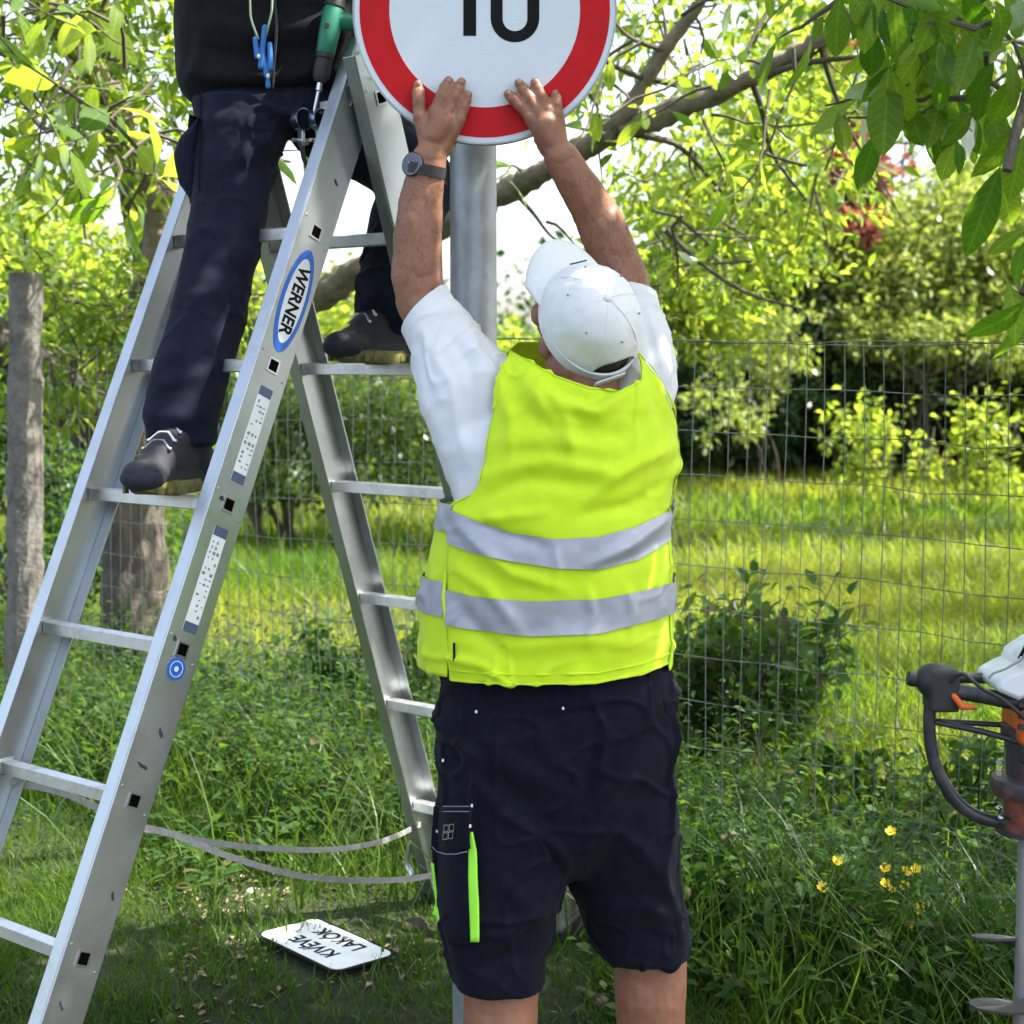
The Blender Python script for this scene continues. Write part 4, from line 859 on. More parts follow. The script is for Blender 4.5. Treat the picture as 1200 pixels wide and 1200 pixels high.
def build_clamps():
    BM = pmat('blue steel band', (.45, .5, .62), rough=.25, metal=1, var=.1)
    c0 = FL0+dF*.28*0
    for i, (x, lab) in enumerate(((353, 'left one of two shiny pipe clamps on the top rung, beside the trousers'), (374, 'right one of two shiny pipe clamps on the top rung, below the drill bit'))):
        yy = 3.36; c = P(x, 140, yy); T = thing('pipe_clamp', tuple(c), lab, 'clamp', 'pipe clamps on the top rung')
        ax = udir; R = .020; m = MB(); a = np.linspace(0, 2*np.pi, 36, endpoint=False); w = np.cross(ax, A((0, 0, 1.)))
        rg = lambda r, h: c+ax*h+r*(np.cos(a)[:, None]*w+np.sin(a)[:, None]*A((0, 0, 1.)))
        m.rings([rg(R, -.009), rg(R, .009), rg(R+.002, .009), rg(R+.002, -.009), rg(R, -.009)], cap=False); m.build('band', BM, T)
        MB().box(c+A((0, 0, -.036)), ax, w, (0, 0, 1), .007, .004, .017).build('lug', STEEL, T, bevel=.001)
        MB().lathe(c-w*.016+A((0, 0, -.042)), w, [(0, .001), (0, .007), (.006, .007), (.006, .004), (.04, .004), (.04, .001)], 6).build('bolt', STEEL, T)
        MB().chain([c+A((0, 0, -.05)), c+A((.004, 0, -.075)), c+A((.010, 0, -.092))], [.0055, .005, .004], 8).build('tail', BLACKRUB, T)
build_clamps()
# ---------------- earth auger
def build_auger():
    Y = 2.78; ORA = pmat('orange engine plastic', (.62, .10, .015), rough=.45, var=.1, dirt=(.22, .06, .02), dscale=20); WHT = pmat('pale grey engine cover', (.62, .64, .68), rough=.4, var=.05, dirt=(.4, .4, .4), dscale=14)
    BLK = pmat('black painted tube', (.022, .024, .032), rough=.4, var=.25, scale=30, dirt=(.08, .07, .06), dscale=24); GBX = pmat('worn gearbox', (.03, .025, .03), rough=.5, var=.3, dirt=(.40, .08, .02), dscale=11); SH = pmat('dull steel shaft', (.42, .41, .44), rough=.5, metal=.8, var=.2, scale=20, dirt=(.25, .2, .16), dscale=10)
    ax = P(1212, 850, Y)[0]; z = lambda y: P(1212, y, Y)[2]; g0 = float(gz(ax, Y)); s = Y/F
    T = thing('earth_auger', (ax, Y, g0), 'motor earth auger with orange and grey engine, black handle and steel screw', 'auger')
    C = lambda y: A((ax, Y, z(y))); up = A((0, 0, 1.))
    q = lambda x, y, dy=0: P(x, y, Y+dy)
    # engine
    m = MB(); m.box(C(822), (1, 0, 0), (0, 1, 0), up, .041, .062, .066); m.build('engine_block', ORA, T, bevel=.012)
    for k in range(5): MB().box(q(1203, 800+k*13, -.062), (1, 0, 0), (0, 1, 0), up, .014, .004, .0045).build('cooling_fin', BLACKRUB, T, bevel=.001)
    m = MB(); pr = [(1150, 800), (1152, 788), (1170, 778), (1180, 774), (1184, 762), (1204, 748), (1250, 744), (1262, 790), (1250, 806), (1190, 806), (1178, 812)]
    o = C(790); m.prism([((x-1212)*s, -(y-790)*s) for x, y in pr], o-A((0, .075, 0)), (1, 0, 0), up, (0, 1, 0), .13); wc = m.build('engine_cover', WHT, T, bevel=.008)
    MB().tube([q(1158, 795, -.078), q(1164, 789, -.078), q(1178, 784, -.078), q(1196, 774, -.078), q(1206, 762, -.078)], .0022, 5).build('cover_groove', GREYPRINT, wc)
    for i, x in enumerate((1193, 1197)): MB().tube([q(x, 772-3*i, -.0785), q(x+8, 757-3*i, -.0785)], .0016, 5).build('cover_lettering', SIGNK, wc)
    MB().box(C(868), (1, 0, 0), (0, 1, 0), up, .036, .05, .03).build('exhaust_guard', BLACKRUB, T, bevel=.006)
    # gearbox
    MB().lathe(C(850), -up, [(0, .002), (0, .055), (.022, .055), (.026, .046), (.085, .045), (.09, .068), (.105, .072), (.12, .066), (.125, .048), (.16, .046), (.165, .06), (.185, .06), (.19, .03), (.19, .002)], 36).build('gearbox', GBX, T)
    for an in range(6): a = an*math.pi/3+.3; MB().ellipsoid(C(0)*0+A((ax+.06*math.cos(a), Y+.06*math.sin(a), z(955))), A((.006, 0, 0)), A((0, .006, 0)), up*.005, 8).build('bolt', STEEL, T)
    # handle frame, the left half visible and the right half out of view
    for sx in (-1, 1):
        X = lambda x, y, dy=0: (lambda p: A((ax+sx*(ax-p[0])*-1 if sx < 0 else 2*ax-p[0], p[1], p[2])))(q(x, y, dy))
        X = (lambda x, y, dy=0: q(x, y, dy)) if sx < 0 else (lambda x, y, dy=0: (lambda p: A((2*ax-p[0], p[1], p[2])))(q(x, y, dy)))
        MB().tube(spline([X(1091, 812), X(1089, 850), X(1093, 885), X(1106, 918), X(1128, 946), X(1158, 961), X(1200, 966)], 8), .0108, 14).build('handle_tube', BLK, T)
        MB().tube([X(1095, 806, -.01), X(1150, 815, -.03), X(1205, 826, -.05)], .0135, 14).build('front_bar', BLK, T)
        MB().tube([X(1095, 794, .02), X(1130, 794, .02), X(1205, 796, .02)], .0095, 12).build('rear_bar', pmat('dark green bar', (.03, .045, .035), rough=.5) if sx < 0 else MATS['dark green bar'], T)
        MB().tube([X(1096, 846, -.0), X(1150, 857, -.015), X(1205, 872, -.03)], .0055, 10).build('stay', BLK, T); MB().tube([X(1096, 845, .02), X(1150, 848, .02), X(1205, 851, .02)], .005, 10).build('stay', BLK, T)
        m = MB(); m.capsule(X(1093, 797, -.004), X(1108, 812, -.004), .030, .031, 18); m.box(X(1103, 806, 0), (1, 0, 0), (0, 1, 0), up, .024, .034, .036); union(m, 'grip_block', BLACKRUB, T, .004, 4)
        MB().lathe(X(1064, 794), X(1090, 800)-X(1064, 794), [(0, .002), (0, .012), (.008, .014), (.02, .012), (.04, .013), (.04, .002)], 16).build('bar_end', BLACKRUB, T)
    MB().tube(spline([q(1112, 800, -.03), q(1128, 790, -.05), q(1150, 806, -.07), q(1172, 818, -.075), q(1190, 832, -.07), q(1205, 846, -.06)], 8), .0035, 8).build('throttle_cable', BLACKRUB, T)
    MB().chain([q(1118, 816, -.035), q(1128, 828, -.045), q(1142, 829, -.05)], [.005, .006, .004], 10).build('trigger', ORA, T)
    for y in (893, 905): MB().lathe(q(1172, y, -.035), A((-.6, -.8, 0)), [(0, .001), (0, .006), (.005, .006), (.005, .001)], 6).build('bolt', STEEL, T)
    # shaft and screw
    zt, zb = z(975), g0-.12
    MB().lathe((ax, Y, zb), up, [(0, .004), (.05, .021), (zt-zb, .021), (zt-zb, .002)], 24).build('shaft', SH, T)
    pitch = .117; r1 = .095; z1 = z(1100); th = np.linspace(0, 2*np.pi*5.2, 200); ph = math.pi-.15
    m = MB(); sec = []
    for t in th:
        zz = z1-pitch*t/(2*np.pi); d = A((math.cos(t+ph), -math.sin(t+ph), 0)); c = A((ax, Y, zz)); rr = r1*min(1, .35+t*1.5) if t < .45 else r1
        sec.append([c+d*.022+up*.0025, c+d*rr+up*.0022, c+d*rr-up*.0022, c+d*.022-up*.0025])
    m.rings(sec); m.build('screw_flight', pmat('worn screw steel', (.075, .07, .07), rough=.6, metal=.4, var=.3, scale=20, dirt=(.05, .036, .024), dscale=12), T)
build_auger()
# ------------------------------------------------------------------ trees and plants
def leaf_mesh(name, m, L=1.0, wd=.42, seed=0, obov=.58, curl=.25, fold=.18, wave=.03):
    rs = random.Random(seed); n = 9; v = []; f = []
    for i in range(n+1):
        t = i/n; w = wd*math.sin(math.pi*t**(math.log(.5)/math.log(obov)))**.8*(1 if 0 < i < n else .02); b = -curl*t*t
        for k in (-1, -.5, 0, .5, 1):
            v.append((k*w, t*L, b+fold*abs(k)*w*1.0-(fold*.9*w*k*k if abs(k) == 1 else 0)+(rs.uniform(-wave, wave) if abs(k) == 1 else 0)))
    for i in range(n):
        for j in range(4): a = i*5+j; f.append((a, a+1, a+6, a+5))
    k0 = len(v); v += [(-.012, -.22, .01), (.012, -.22, .01), (.008, 0, 0), (-.008, 0, 0)]; f.append((k0, k0+1, k0+2, k0+3))
    me = bpy.data.meshes.new(name); me.from_pydata(v, [], f); me.update(); me.polygons.foreach_set('use_smooth', np.ones(len(f), bool)); me.materials.append(m); return me
NEAR_MESH = [leaf_mesh('leaf', LEAF_NEAR, 1, .185+.025*(i % 3), i, .56+.02*(i % 3), .08+.11*i, .18+.06*(i % 2), .022) for i in range(6)]
MID_MESH = [leaf_mesh('leaf', LEAF_MID, 1, .18+.035*(i % 3), i+9, .56, .1+.1*i, .2, .022) for i in range(6)]
def leaf(parent, meshes, base, tip, nrm, width=1.0):
    base, tip = A(base, float), A(tip, float); y = tip-base; L = np.linalg.norm(y); y = y/L; x = np.cross(y, A(nrm, float)); x = x/(np.linalg.norm(x)+1e-9); z = np.cross(x, y)
    o = bpy.data.objects.new('leaf', random.choice(meshes)); COL.objects.link(o)
    M = Matrix(((x[0], y[0], z[0], base[0]), (x[1], y[1], z[1], base[1]), (x[2], y[2], z[2], base[2]), (0, 0, 0, 1)))
    o.parent = parent; o.matrix_parent_inverse = W(parent).inverted(); o.matrix_basis = M @ Matrix.Diagonal((L*width, L, L, 1)); return o
def wood(name, parent, pts, r0, r1, m, n=10, dense=6, rough=.0):
    if n > 13: n = max(n, 30); dense = max(dense, 12)
    p = spline(pts, dense); k = len(p); r = r0+(r1-r0)*np.linspace(0, 1, k)**.8
    if rough: p = p+RNG.normal(size=p.shape)*rough*r[:, None]; r = r*(1+RNG.normal(size=k)*rough*.5)
    o = MB().tube(p, r, n).build(name, m, parent)
    if n > 13: displace(o, lambda v: r0*(.16*vnoise(v*A((1, 1, .22)), 3.2/r0)+.12*vnoise(v, 1.1/r0)))       # bark ridges and lumps
    return o
SUNV = A(sun_dir)
def twigs_and_leaves(T, starts, n_leaf, size, meshes, spread=.5, droop=.3):
    """thin twigs from points on a limb, with single leaves along them"""
    tw = MB(); per = max(3, int(n_leaf/len(starts)))
    for s in starts:
        d = unit(RNG.normal(size=3)*A((1, .7, .7))+A((0, 0, -.1))); L = spread*RNG.uniform(.5, 1.2); pts = [s]
        for i in range(5): d = unit(d+RNG.normal(size=3)*.25+A((0, 0, -.05))); pts.append(pts[-1]+d*L/5)
        tw.tube(pts, np.linspace(.006, .0018, 6), 5)
        for i in range(per):
            k = RNG.uniform(.8, 5); q = pts[int(k)]+(pts[min(5, int(k)+1)]-pts[int(k)])*(k % 1); dd = unit(d*.5+RNG.normal(size=3)-A((0, 0, droop))); l = size*RNG.uniform(.6, 1.3)
            leaf(T, meshes, q+dd*.02, q+dd*(.02+l), unit(RNG.normal(size=3)*.6+A((0, 0, 1))), RNG.uniform(.85, 1.2))
    tag(tw.build('twigs', TWIG, T), kind='stuff')
# --- the walnut tree behind the fence: trunk, long limb across the picture, side limbs
def build_walnut():
    Y0 = 6.9; g = P(158, 800, Y0); z0 = float(gz(g[0], Y0))
    T = thing('walnut_tree', (g[0], Y0, z0), 'tree with thick forked trunk behind the ladder, its long limb reaching across to the right', 'tree')
    wood('trunk', T, [A((g[0]-.02, Y0, z0-.1)), P(160, 700, Y0), P(152, 600, Y0), P(150, 500, Y0), P(172, 400, Y0), P(182, 310, Y0), P(165, 235, Y0), P(142, 165, Y0), P(125, 90, Y0), P(110, -60, Y0), P(95, -300, Y0)], .165, .055, BARK, 44, 12, .02)
    wood('limb', T, [P(186, 330, Y0), P(196, 262, Y0-.05), P(172, 205, Y0-.1), P(145, 168, Y0-.2), P(128, 120, Y0-.35), P(60, 20, Y0-.8), P(20, -120, Y0-1)], .115, .03, BARK_L, 14, 8, .05)
    wood('limb', T, [P(168, 560, Y0), P(130, 505, Y0-.1), P(80, 470, Y0-.15), P(30, 420, Y0-.2), P(-60, 372, Y0-.3), P(-200, 300, Y0-.4)], .135, .07, BARK, 14, 8, .06)
    main = [P(172, 470, Y0), P(235, 418, Y0-.05), P(310, 385, Y0-.2), P(390, 338, Y0-.4), P(450, 298, Y0-.6), P(520, 262, Y0-.8), P(585, 228, Y0-1), P(640, 200, Y0-1.2), P(700, 165, Y0-1.4), P(790, 130, Y0-1.6), P(870, 95, Y0-1.75), P(960, 48, Y0-1.9), P(1030, -10, Y0-2), P(1120, -110, Y0-2.1)]
    wood('limb', T, main, .070, .020, BARK_L, 14, 8, .04)
    b2 = [P(686, 172, Y0-1.38), P(730, 138, Y0-1.5), P(758, 92, Y0-1.55), P(786, 48, Y0-1.6), P(815, 10, Y0-1.65), P(850, -60, Y0-1.7)]; wood('branch', T, b2, .032, .018, BARK_L, 10, 6, .04)
    wood('branch', T, [P(760, 92, Y0-1.55), P(735, 84, Y0-1.6), P(700, 60, Y0-1.7), P(660, -30, Y0-1.8)], .012, .006, TWIG, 8); wood('branch', T, [P(720, 152, Y0-1.5), P(760, 160, Y0-1.45), P(800, 175, Y0-1.3), P(850, 230, Y0-1.2)], .018, .005, TWIG, 8)
    wood('branch', T, [P(760, 92, Y0-1.55), P(810, 102, Y0-1.5), P(870, 100, Y0-1.4), P(930, 70, Y0-1.2)], .012, .006, TWIG, 8); wood('branch', T, [P(780, 60, Y0-1.6), P(740, 45, Y0-1.6), P(715, 20, Y0-1.6)], .010, .004, TWIG, 8)
    wood('branch', T, [P(880, 92, Y0-1.75), P(893, 130, Y0-1.7), P(905, 180, Y0-1.6), P(945, 235, Y0-1.5)], .012, .004, TWIG, 8); wood('branch', T, [P(870, 98, Y0-1.75), P(940, 75, Y0-1.9), P(1010, 66, Y0-2)], .014, .007, TWIG, 8)
    wood('branch', T, [P(960, 50, Y0-1.9), P(975, 100, Y0-1.8), P(995, 150, Y0-1.75), P(1020, 195, Y0-1.7)], .010, .004, TWIG, 8)
    wood('branch', T, [P(930, -30, Y0-1.6), P(895, 20, Y0-1.7), P(875, 60, Y0-1.75)], .008, .005, TWIG, 8)
    wood('branch', T, [P(600, 222, Y0-1.05), P(625, 250, Y0-.9), P(650, 280, Y0-.8), P(690, 295, Y0-.7)], .010, .003, TWIG, 8); wood('branch', T, [P(780, 270, Y0-1), P(830, 315, Y0-1), P(880, 345, Y0-1), P(940, 362, Y0-1)], .010, .005, TWIG, 8)
    wood('branch', T, [P(30, 120, Y0-1.5), P(55, 152, Y0-1.5), P(120, 148, Y0-1.5), P(165, 185, Y0-1.4), P(205, 188, Y0-1.3)], .011, .005, TWIG, 8); wood('branch', T, [P(0, 60, Y0-1.6), P(55, 92, Y0-1.5), P(110, 130, Y0-1.4), P(150, 170, Y0-1.2)], .013, .007, TWIG, 8); wood('branch', T, [P(75, -10, Y0-1.6), P(92, 60, Y0-1.6), P(88, 150, Y0-1.6), P(100, 280, Y0-1.5)], .008, .004, TWIG, 8)
    wood('branch', T, [P(140, 170, Y0-1.3), P(100, 172, Y0-1.3), P(70, 180, Y0-1.3)], .006, .003, TWIG, 6)
    # leaves one by one, where the photograph shows single leaves
    st = [P(x, y, Y) for x, y, Y in zip(RNG.uniform(0, 215, 26), RNG.uniform(-20, 260, 26), RNG.uniform(4.3, 5.8, 26))]; st = [s for s in st if not 60 < PIX(s)[0] < 130 or PIX(s)[1] < 160]
    twigs_and_leaves(T, st, 115, .125, MID_MESH, .45)
    st2 = [P(x, y, Y) for x, y, Y in zip(RNG.uniform(700, 1000, 22), RNG.uniform(0, 300, 22), RNG.uniform(4.6, 5.6, 22))]; twigs_and_leaves(T, st2, 120, .075, MID_MESH, .45)
    st3 = [P(x, y, 5.3) for x, y in ((330, 170), (340, 190), (352, 175), (690, 110), (720, 100), (700, 130), (640, 260), (610, 200), (480, 320), (330, 215))]; twigs_and_leaves(T, st3, 45, .11, MID_MESH, .25)
    E = [(P(40, 60, 6.0), (.75, .9, .5), 2.2), (P(60, -160, 5.6), (1.2, 1.2, .55), 2.2), (P(180, 60, 6.4), (.5, .6, .5), .8), (P(330, -130, 6.2), (1.0, 1.2, .5), 1.6), (P(560, -60, 6.4), (.8, 1., .4), .7), (P(760, -10, 6.2), (.55, .9, .40), .8), (P(840, 120, 6.4), (.5, .9, .38), .5), (P(820, 290, 6.6), (.45, .8, .3), .5), (P(960, 160, 6.6), (.4, .8, .4), .6), (P(60, 320, 7.6), (.5, .6, .35), .7), (P(70, 420, 6.3), (.35, .25, .30), .5), (P(150, 390, 6.5), (.30, .2, .3), .35), (P(250, 330, 6.4), (.4, .3, .3), .35)]
    crown('crown', E, 11000, .066, LEAF_MIDS, T, T_LEAF6, 12, .22, .3, aspect=.55)
    fine = MB()
    for e, r, w_ in E:
        for k in range(int(14*w_)+4):
            s = e+rand_unit(1)[0]*A(r)*.5; q = s+rand_unit(1)[0]*A(r)*.9; fine.tube(spline([s, (s+q)/2+RNG.normal(size=3)*.06, q], 4), np.linspace(.006, .0016, 9), 4)
    tag(fine.build('twigs', TWIG, T), kind='stuff')
build_walnut()
# --- the tree whose crown shades the men; its lowest leaves hang into the right corner of the picture
def build_shade_tree():
    x, y = 3.1, 4.6; z0 = float(gz(x, y)); T = thing('walnut_tree', (x, y, z0), 'shade tree with big drooping green leaves hanging into the upper right corner', 'tree')
    wood('trunk', T, [A((x, y, z0-.1)), A((x-.05, y, 1.2)), A((x-.2, y-.1, 2.6)), A((x-.5, y-.2, 4.2))], .16, .09, BARK, 16, 8, .05)
    L = [[A((x-.15, y-.1, 2.3)), A((2.3, 4.0, 2.9)), A((1.5, 3.4, 2.95)), A((.85, 3.0, 2.78)), A((.55, 2.8, 2.62))], [A((x-.2, y, 2.8)), A((2.0, 4.6, 3.4)), A((.8, 4.4, 3.6)), A((-.5, 4.2, 3.7)), A((-1.6, 4.3, 3.8))], [A((x-.2, y, 2.6)), A((2.6, 3.0, 3.2)), A((1.6, 2.2, 3.4)), A((.2, 1.6, 3.5))], [A((x-.3, y, 3.4)), A((2.2, 5.6, 3.9)), A((1.0, 6.0, 4.2))], [P(1290, -40, 2.7), P(1225, 60, 2.7), P(1195, 140, 2.68), P(1180, 200, 2.66)], [P(1260, 200, 2.75), P(1225, 280, 2.72), P(1200, 345, 2.7)]]
    for q in L: wood('limb', T, q, .05 if q is not L[4] and q is not L[5] else .012, .008, BARK, 10, 8, .04)
    # leaves seen one by one: base and tip in the photograph
    S = [(985, -8, 975, 62), (1010, 0, 1005, 48), (1048, -12, 1052, 78), (1024, 30, 1020, 88), (1042, 78, 1034, 182), (1046, 82, 1060, 152), (1080, 72, 1082, 160), (1112, 62, 1131, 122), (1150, 92, 1152, 142), (1122, 165, 1097, 208), (1120, 163, 1136, 196), (1192, 145, 1160, 210), (1200, 158, 1188, 218), (1172, 195, 1134, 298), (1172, 196, 1182, 264), (1200, 268, 1158, 298), (1204, 280, 1184, 322), (1203, 352, 1152, 408), (1206, 360, 1186, 432), (1100, -10, 1090, 62), (1075, -20, 1108, 50), (1128, -10, 1160, 52), (1165, 0, 1196, 60), (1180, 60, 1205, 120), (1150, 30, 1118, 78), (1190, 84, 1168, 150), (1065, 120, 1080, 175), (1015, 55, 1000, 100), (1140, 130, 1118, 165), (995, -15, 1022, 30), (1180, 330, 1206, 395), (1110, 84, 1096, 132), (1035, -15, 1010, 30), (1165, 72, 1144, 110)]
    for i, (a, b_, c, d) in enumerate(S):
        Yb = 2.62+.22*random.random(); base = P(a, b_, Yb); tip = P(c, d, Yb+random.uniform(-.03, .05)); leaf(T, NEAR_MESH, base, tip, unit(A((random.uniform(-.7, .7), -1, random.uniform(-.2, .5)))), random.uniform(.95, 1.25))
    st = [P(xx, yy, Y) for xx, yy, Y in zip(RNG.uniform(975, 1240, 34), RNG.uniform(-120, 130, 34), RNG.uniform(2.7, 3.5, 34))]; twigs_and_leaves(T, st, 170, .095, NEAR_MESH, .2, 1.1)
    E = [(A((1.9, 3.15, 3.5)), (1.2, .5, .5), 1.2), (A((.7, 3.4, 3.55)), (1.1, .5, .42), 1.1), (A((-.6, 3.3, 3.75)), (.9, .6, .35), .5), (A((1.3, 2.8, 3.45)), (1.1, .9, .42), 2.0), (A((2.4, 5.8, 3.9)), (1.2, 1.0, .6), 1.0), (A((2.2, 2.4, 3.1)), (.9, .9, .4), .7), (A((2.75, 5.05, 3.35)), (.9, .7, .4), 1.0), (A((-.2, 2.6, 3.7)), (1.0, .9, .35), .6), (A((3.2, 3.7, 3.6)), (.9, .9, .4), 1.1), (A((2.9, 2.9, 3.4)), (.9, .8, .4), .8)]
    crown('crown', E, 7400, .13, LEAF_MIDS, T, T_LEAF6, 10, .26, .2, aspect=.6)
build_shade_tree()
def tree(px_, py_base, Y, ells, n, size, m, label, name='tree', trunk=(.09, .04), tm=TWIG, tmpl=T_LEAF2, clump=14, cr=.16, shell=.45, cat='tree', group=None, trunk_top=None, stems=1, aspect=.8):
    b = P(px_, py_base, Y); z0 = float(gz(b[0], Y)); T = thing(name, (b[0], Y, z0), label, cat, group)
    top = A(ells[0][0]) if trunk_top is None else A(trunk_top)
    for i in range(stems):
        o = A((RNG.normal()*.12*(stems > 1), RNG.normal()*.12*(stems > 1), 0)); e = top+A((RNG.normal()*.4, RNG.normal()*.3, 0))*(stems > 1)
        wood('trunk' if stems == 1 else 'stem', T, [A((b[0], Y, z0-.1))+o, (A((b[0], Y, z0))*.6+e*.4)+o+RNG.normal(size=3)*.05, e], trunk[0], trunk[1], tm, 8, 6, .04)
    mb = MB()
    for c, r, w in ells:
        for k in range(5):
            d = rand_unit(1)[0]*A(r)*.85; s = top*.5+A((b[0], Y, z0))*.5; e = A(c)+d; mb.tube(spline([s+(top-s)*RNG.random(), (s+e)/2+RNG.normal(size=3)*.1, e], 4), np.linspace(trunk[1]*.6, .008, 9), 5)
    mb.build('branches', tm, T); crown('crown', ells, n, size, m, T, tmpl, clump, cr, shell, aspect=aspect); return T
def EL(px_, py_, Y, rx, ry, rz, w=1): return (P(px_, py_, Y), (rx*Y/F, ry, rz*Y/F), w)
# right: the big pale shrub, plum, and the dark trees and undergrowth behind
tree(1080, 560, 18.5, [EL(1080, 300, 18.5, 150, 1.2, 90, 2.4), EL(1000, 340, 18.5, 110, 1, 70, 1.3), EL(1180, 260, 18.5, 110, 1, 90, 1.5), EL(1230, 360, 18.5, 90, 1, 70, 1), EL(1080, 385, 18.2, 140, 1, 36, .8), EL(950, 260, 19, 70, .8, 70, .7)], 34000, .10, LEAF_SHRUB, 'large pale green shrub with dense small leaves rising behind the fence at the right', 'shrub', cat='shrub', stems=5, trunk=(.03, .015), clump=22, cr=.20, trunk_top=P(1080, 340, 18.5), shell=.4, aspect=.62)
tree(1080, 560, 21, [EL(1000, 100, 20, 60, .7, 80, 1), EL(1012, 205, 17.8, 40, .6, 50, .8), EL(1110, 60, 20, 60, .7, 40, .6), EL(1000, 265, 17, 24, .4, 16, .25)], 4600, .11, LEAF_RED, 'plum tree with purple red leaves showing through the green at the upper right', 'plum_tree', trunk=(.07, .03), shell=.3, trunk_top=P(1010, 180, 20))
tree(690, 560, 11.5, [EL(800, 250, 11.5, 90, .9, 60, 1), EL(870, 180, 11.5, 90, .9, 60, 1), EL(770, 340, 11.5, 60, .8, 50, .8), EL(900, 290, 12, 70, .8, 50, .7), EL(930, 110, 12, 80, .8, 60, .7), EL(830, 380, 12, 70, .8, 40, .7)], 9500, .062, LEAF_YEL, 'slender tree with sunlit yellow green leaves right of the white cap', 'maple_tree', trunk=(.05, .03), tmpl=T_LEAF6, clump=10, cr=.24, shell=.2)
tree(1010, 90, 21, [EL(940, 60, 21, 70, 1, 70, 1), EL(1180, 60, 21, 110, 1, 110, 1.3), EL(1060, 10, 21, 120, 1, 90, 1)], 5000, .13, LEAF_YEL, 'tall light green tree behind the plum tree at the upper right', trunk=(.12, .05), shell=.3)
tree(905, 555, 24, [EL(905, 350, 18.2, 60, .7, 110, 2), EL(870, 470, 18.2, 80, .8, 60, 1.4), EL(960, 440, 18.4, 60, .7, 60, 1)], 15000, .13, LEAF_SHADED, 'dark green conifer shaped tree behind the sunlit meadow, right of the man', 'conifer_tree', trunk=(.12, .06), clump=18)
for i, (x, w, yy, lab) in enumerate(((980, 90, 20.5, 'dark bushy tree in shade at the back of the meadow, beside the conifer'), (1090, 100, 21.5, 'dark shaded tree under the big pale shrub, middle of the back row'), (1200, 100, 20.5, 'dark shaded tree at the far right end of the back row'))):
    tree(x, 555, yy, [EL(x, 430, yy, w*.9, 1.5, 70, 1.4), EL(x+10, 495, yy-1, w*.9, 1.2, 55, 1.1), EL(x-20, 350, yy+1, w*.9, 1.4, 70, .9)], 15000, .15, LEAF_BACK if i == 2 else LEAF_SHADED, lab, 'tree', trunk=(.13, .06), tm=BARK, clump=18, group='dark trees at the back of the meadow', stems=3)
tree(810, 560, 19, [EL(800, 470, 19, 75, 1.0, 70, 1.5), EL(870, 500, 19, 70, .9, 50, 1), EL(770, 420, 19.5, 60, .9, 60, .8)], 12000, .10, LEAF_BACK, 'dense mid green bush right of the vest at the edge of the meadow', 'bush', cat='bush', stems=5, trunk=(.04, .02), clump=16)
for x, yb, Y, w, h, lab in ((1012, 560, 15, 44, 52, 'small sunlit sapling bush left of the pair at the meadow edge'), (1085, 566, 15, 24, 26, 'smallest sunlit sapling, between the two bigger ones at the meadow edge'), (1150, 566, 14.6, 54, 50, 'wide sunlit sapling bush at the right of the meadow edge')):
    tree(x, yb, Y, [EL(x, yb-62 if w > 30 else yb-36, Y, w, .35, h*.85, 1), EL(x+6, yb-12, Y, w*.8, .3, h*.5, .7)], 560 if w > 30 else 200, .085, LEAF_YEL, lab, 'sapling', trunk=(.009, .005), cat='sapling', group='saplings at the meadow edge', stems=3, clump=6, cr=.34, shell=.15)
tree(2100, 560, 12.7, [(A((3.6, 12.6, 4.9)), (1.6, .55, .35), 1), (A((6.2, 12.9, 5.0)), (1.6, .6, .4), 1), (A((5.2, 8.3, 4.6)), (1.3, .5, .3), .6), (A((3.0, 16.5, 5.6)), (2.0, .7, .4), 1), (A((4.7, 9.6, 4.7)), (1.5, .45, .35), .8), (A((1.4, 11.2, 5.2)), (1.5, .4, .3), .8), (A((4.2, 6.9, 4.3)), (1.0, .3, .3), .5)], 9500, .13, LEAF_MIDS, 'added unseen tree at the right, its high crown throwing bands of shade on the meadow', 'tree', trunk=(.14, .06), tm=BARK, tmpl=T_LEAF6, clump=9, cr=.3, shell=.2, trunk_top=A((6.2, 12.8, 4.8)))  # unseen tree added out of frame, crown patches placed to shade the meadow
tree(885, 560, 16.5, [EL(880, 430, 16.5, 45, .5, 60, 1), EL(920, 400, 16.5, 50, .5, 50, .8), EL(845, 480, 16, 50, .5, 45, .7)], 1500, .085, LEAF_SHRUB, 'loose half sunlit shrub in front of the dark trees, right of the vest', 'shrub', cat='shrub', stems=3, trunk=(.010, .006), clump=9, shell=.2)
tree(1120, 560, 17.5, [EL(1110, 395, 17.5, 80, .6, 35, 1), EL(1190, 400, 17.5, 65, .6, 35, .8), EL(1030, 390, 17.5, 55, .5, 35, .7)], 2600, .085, LEAF_SHRUB, 'loose shrub with scattered sunlit leaves under the big pale shrub', 'shrub', cat='shrub', stems=3, trunk=(.010, .006), clump=9, shell=.2)
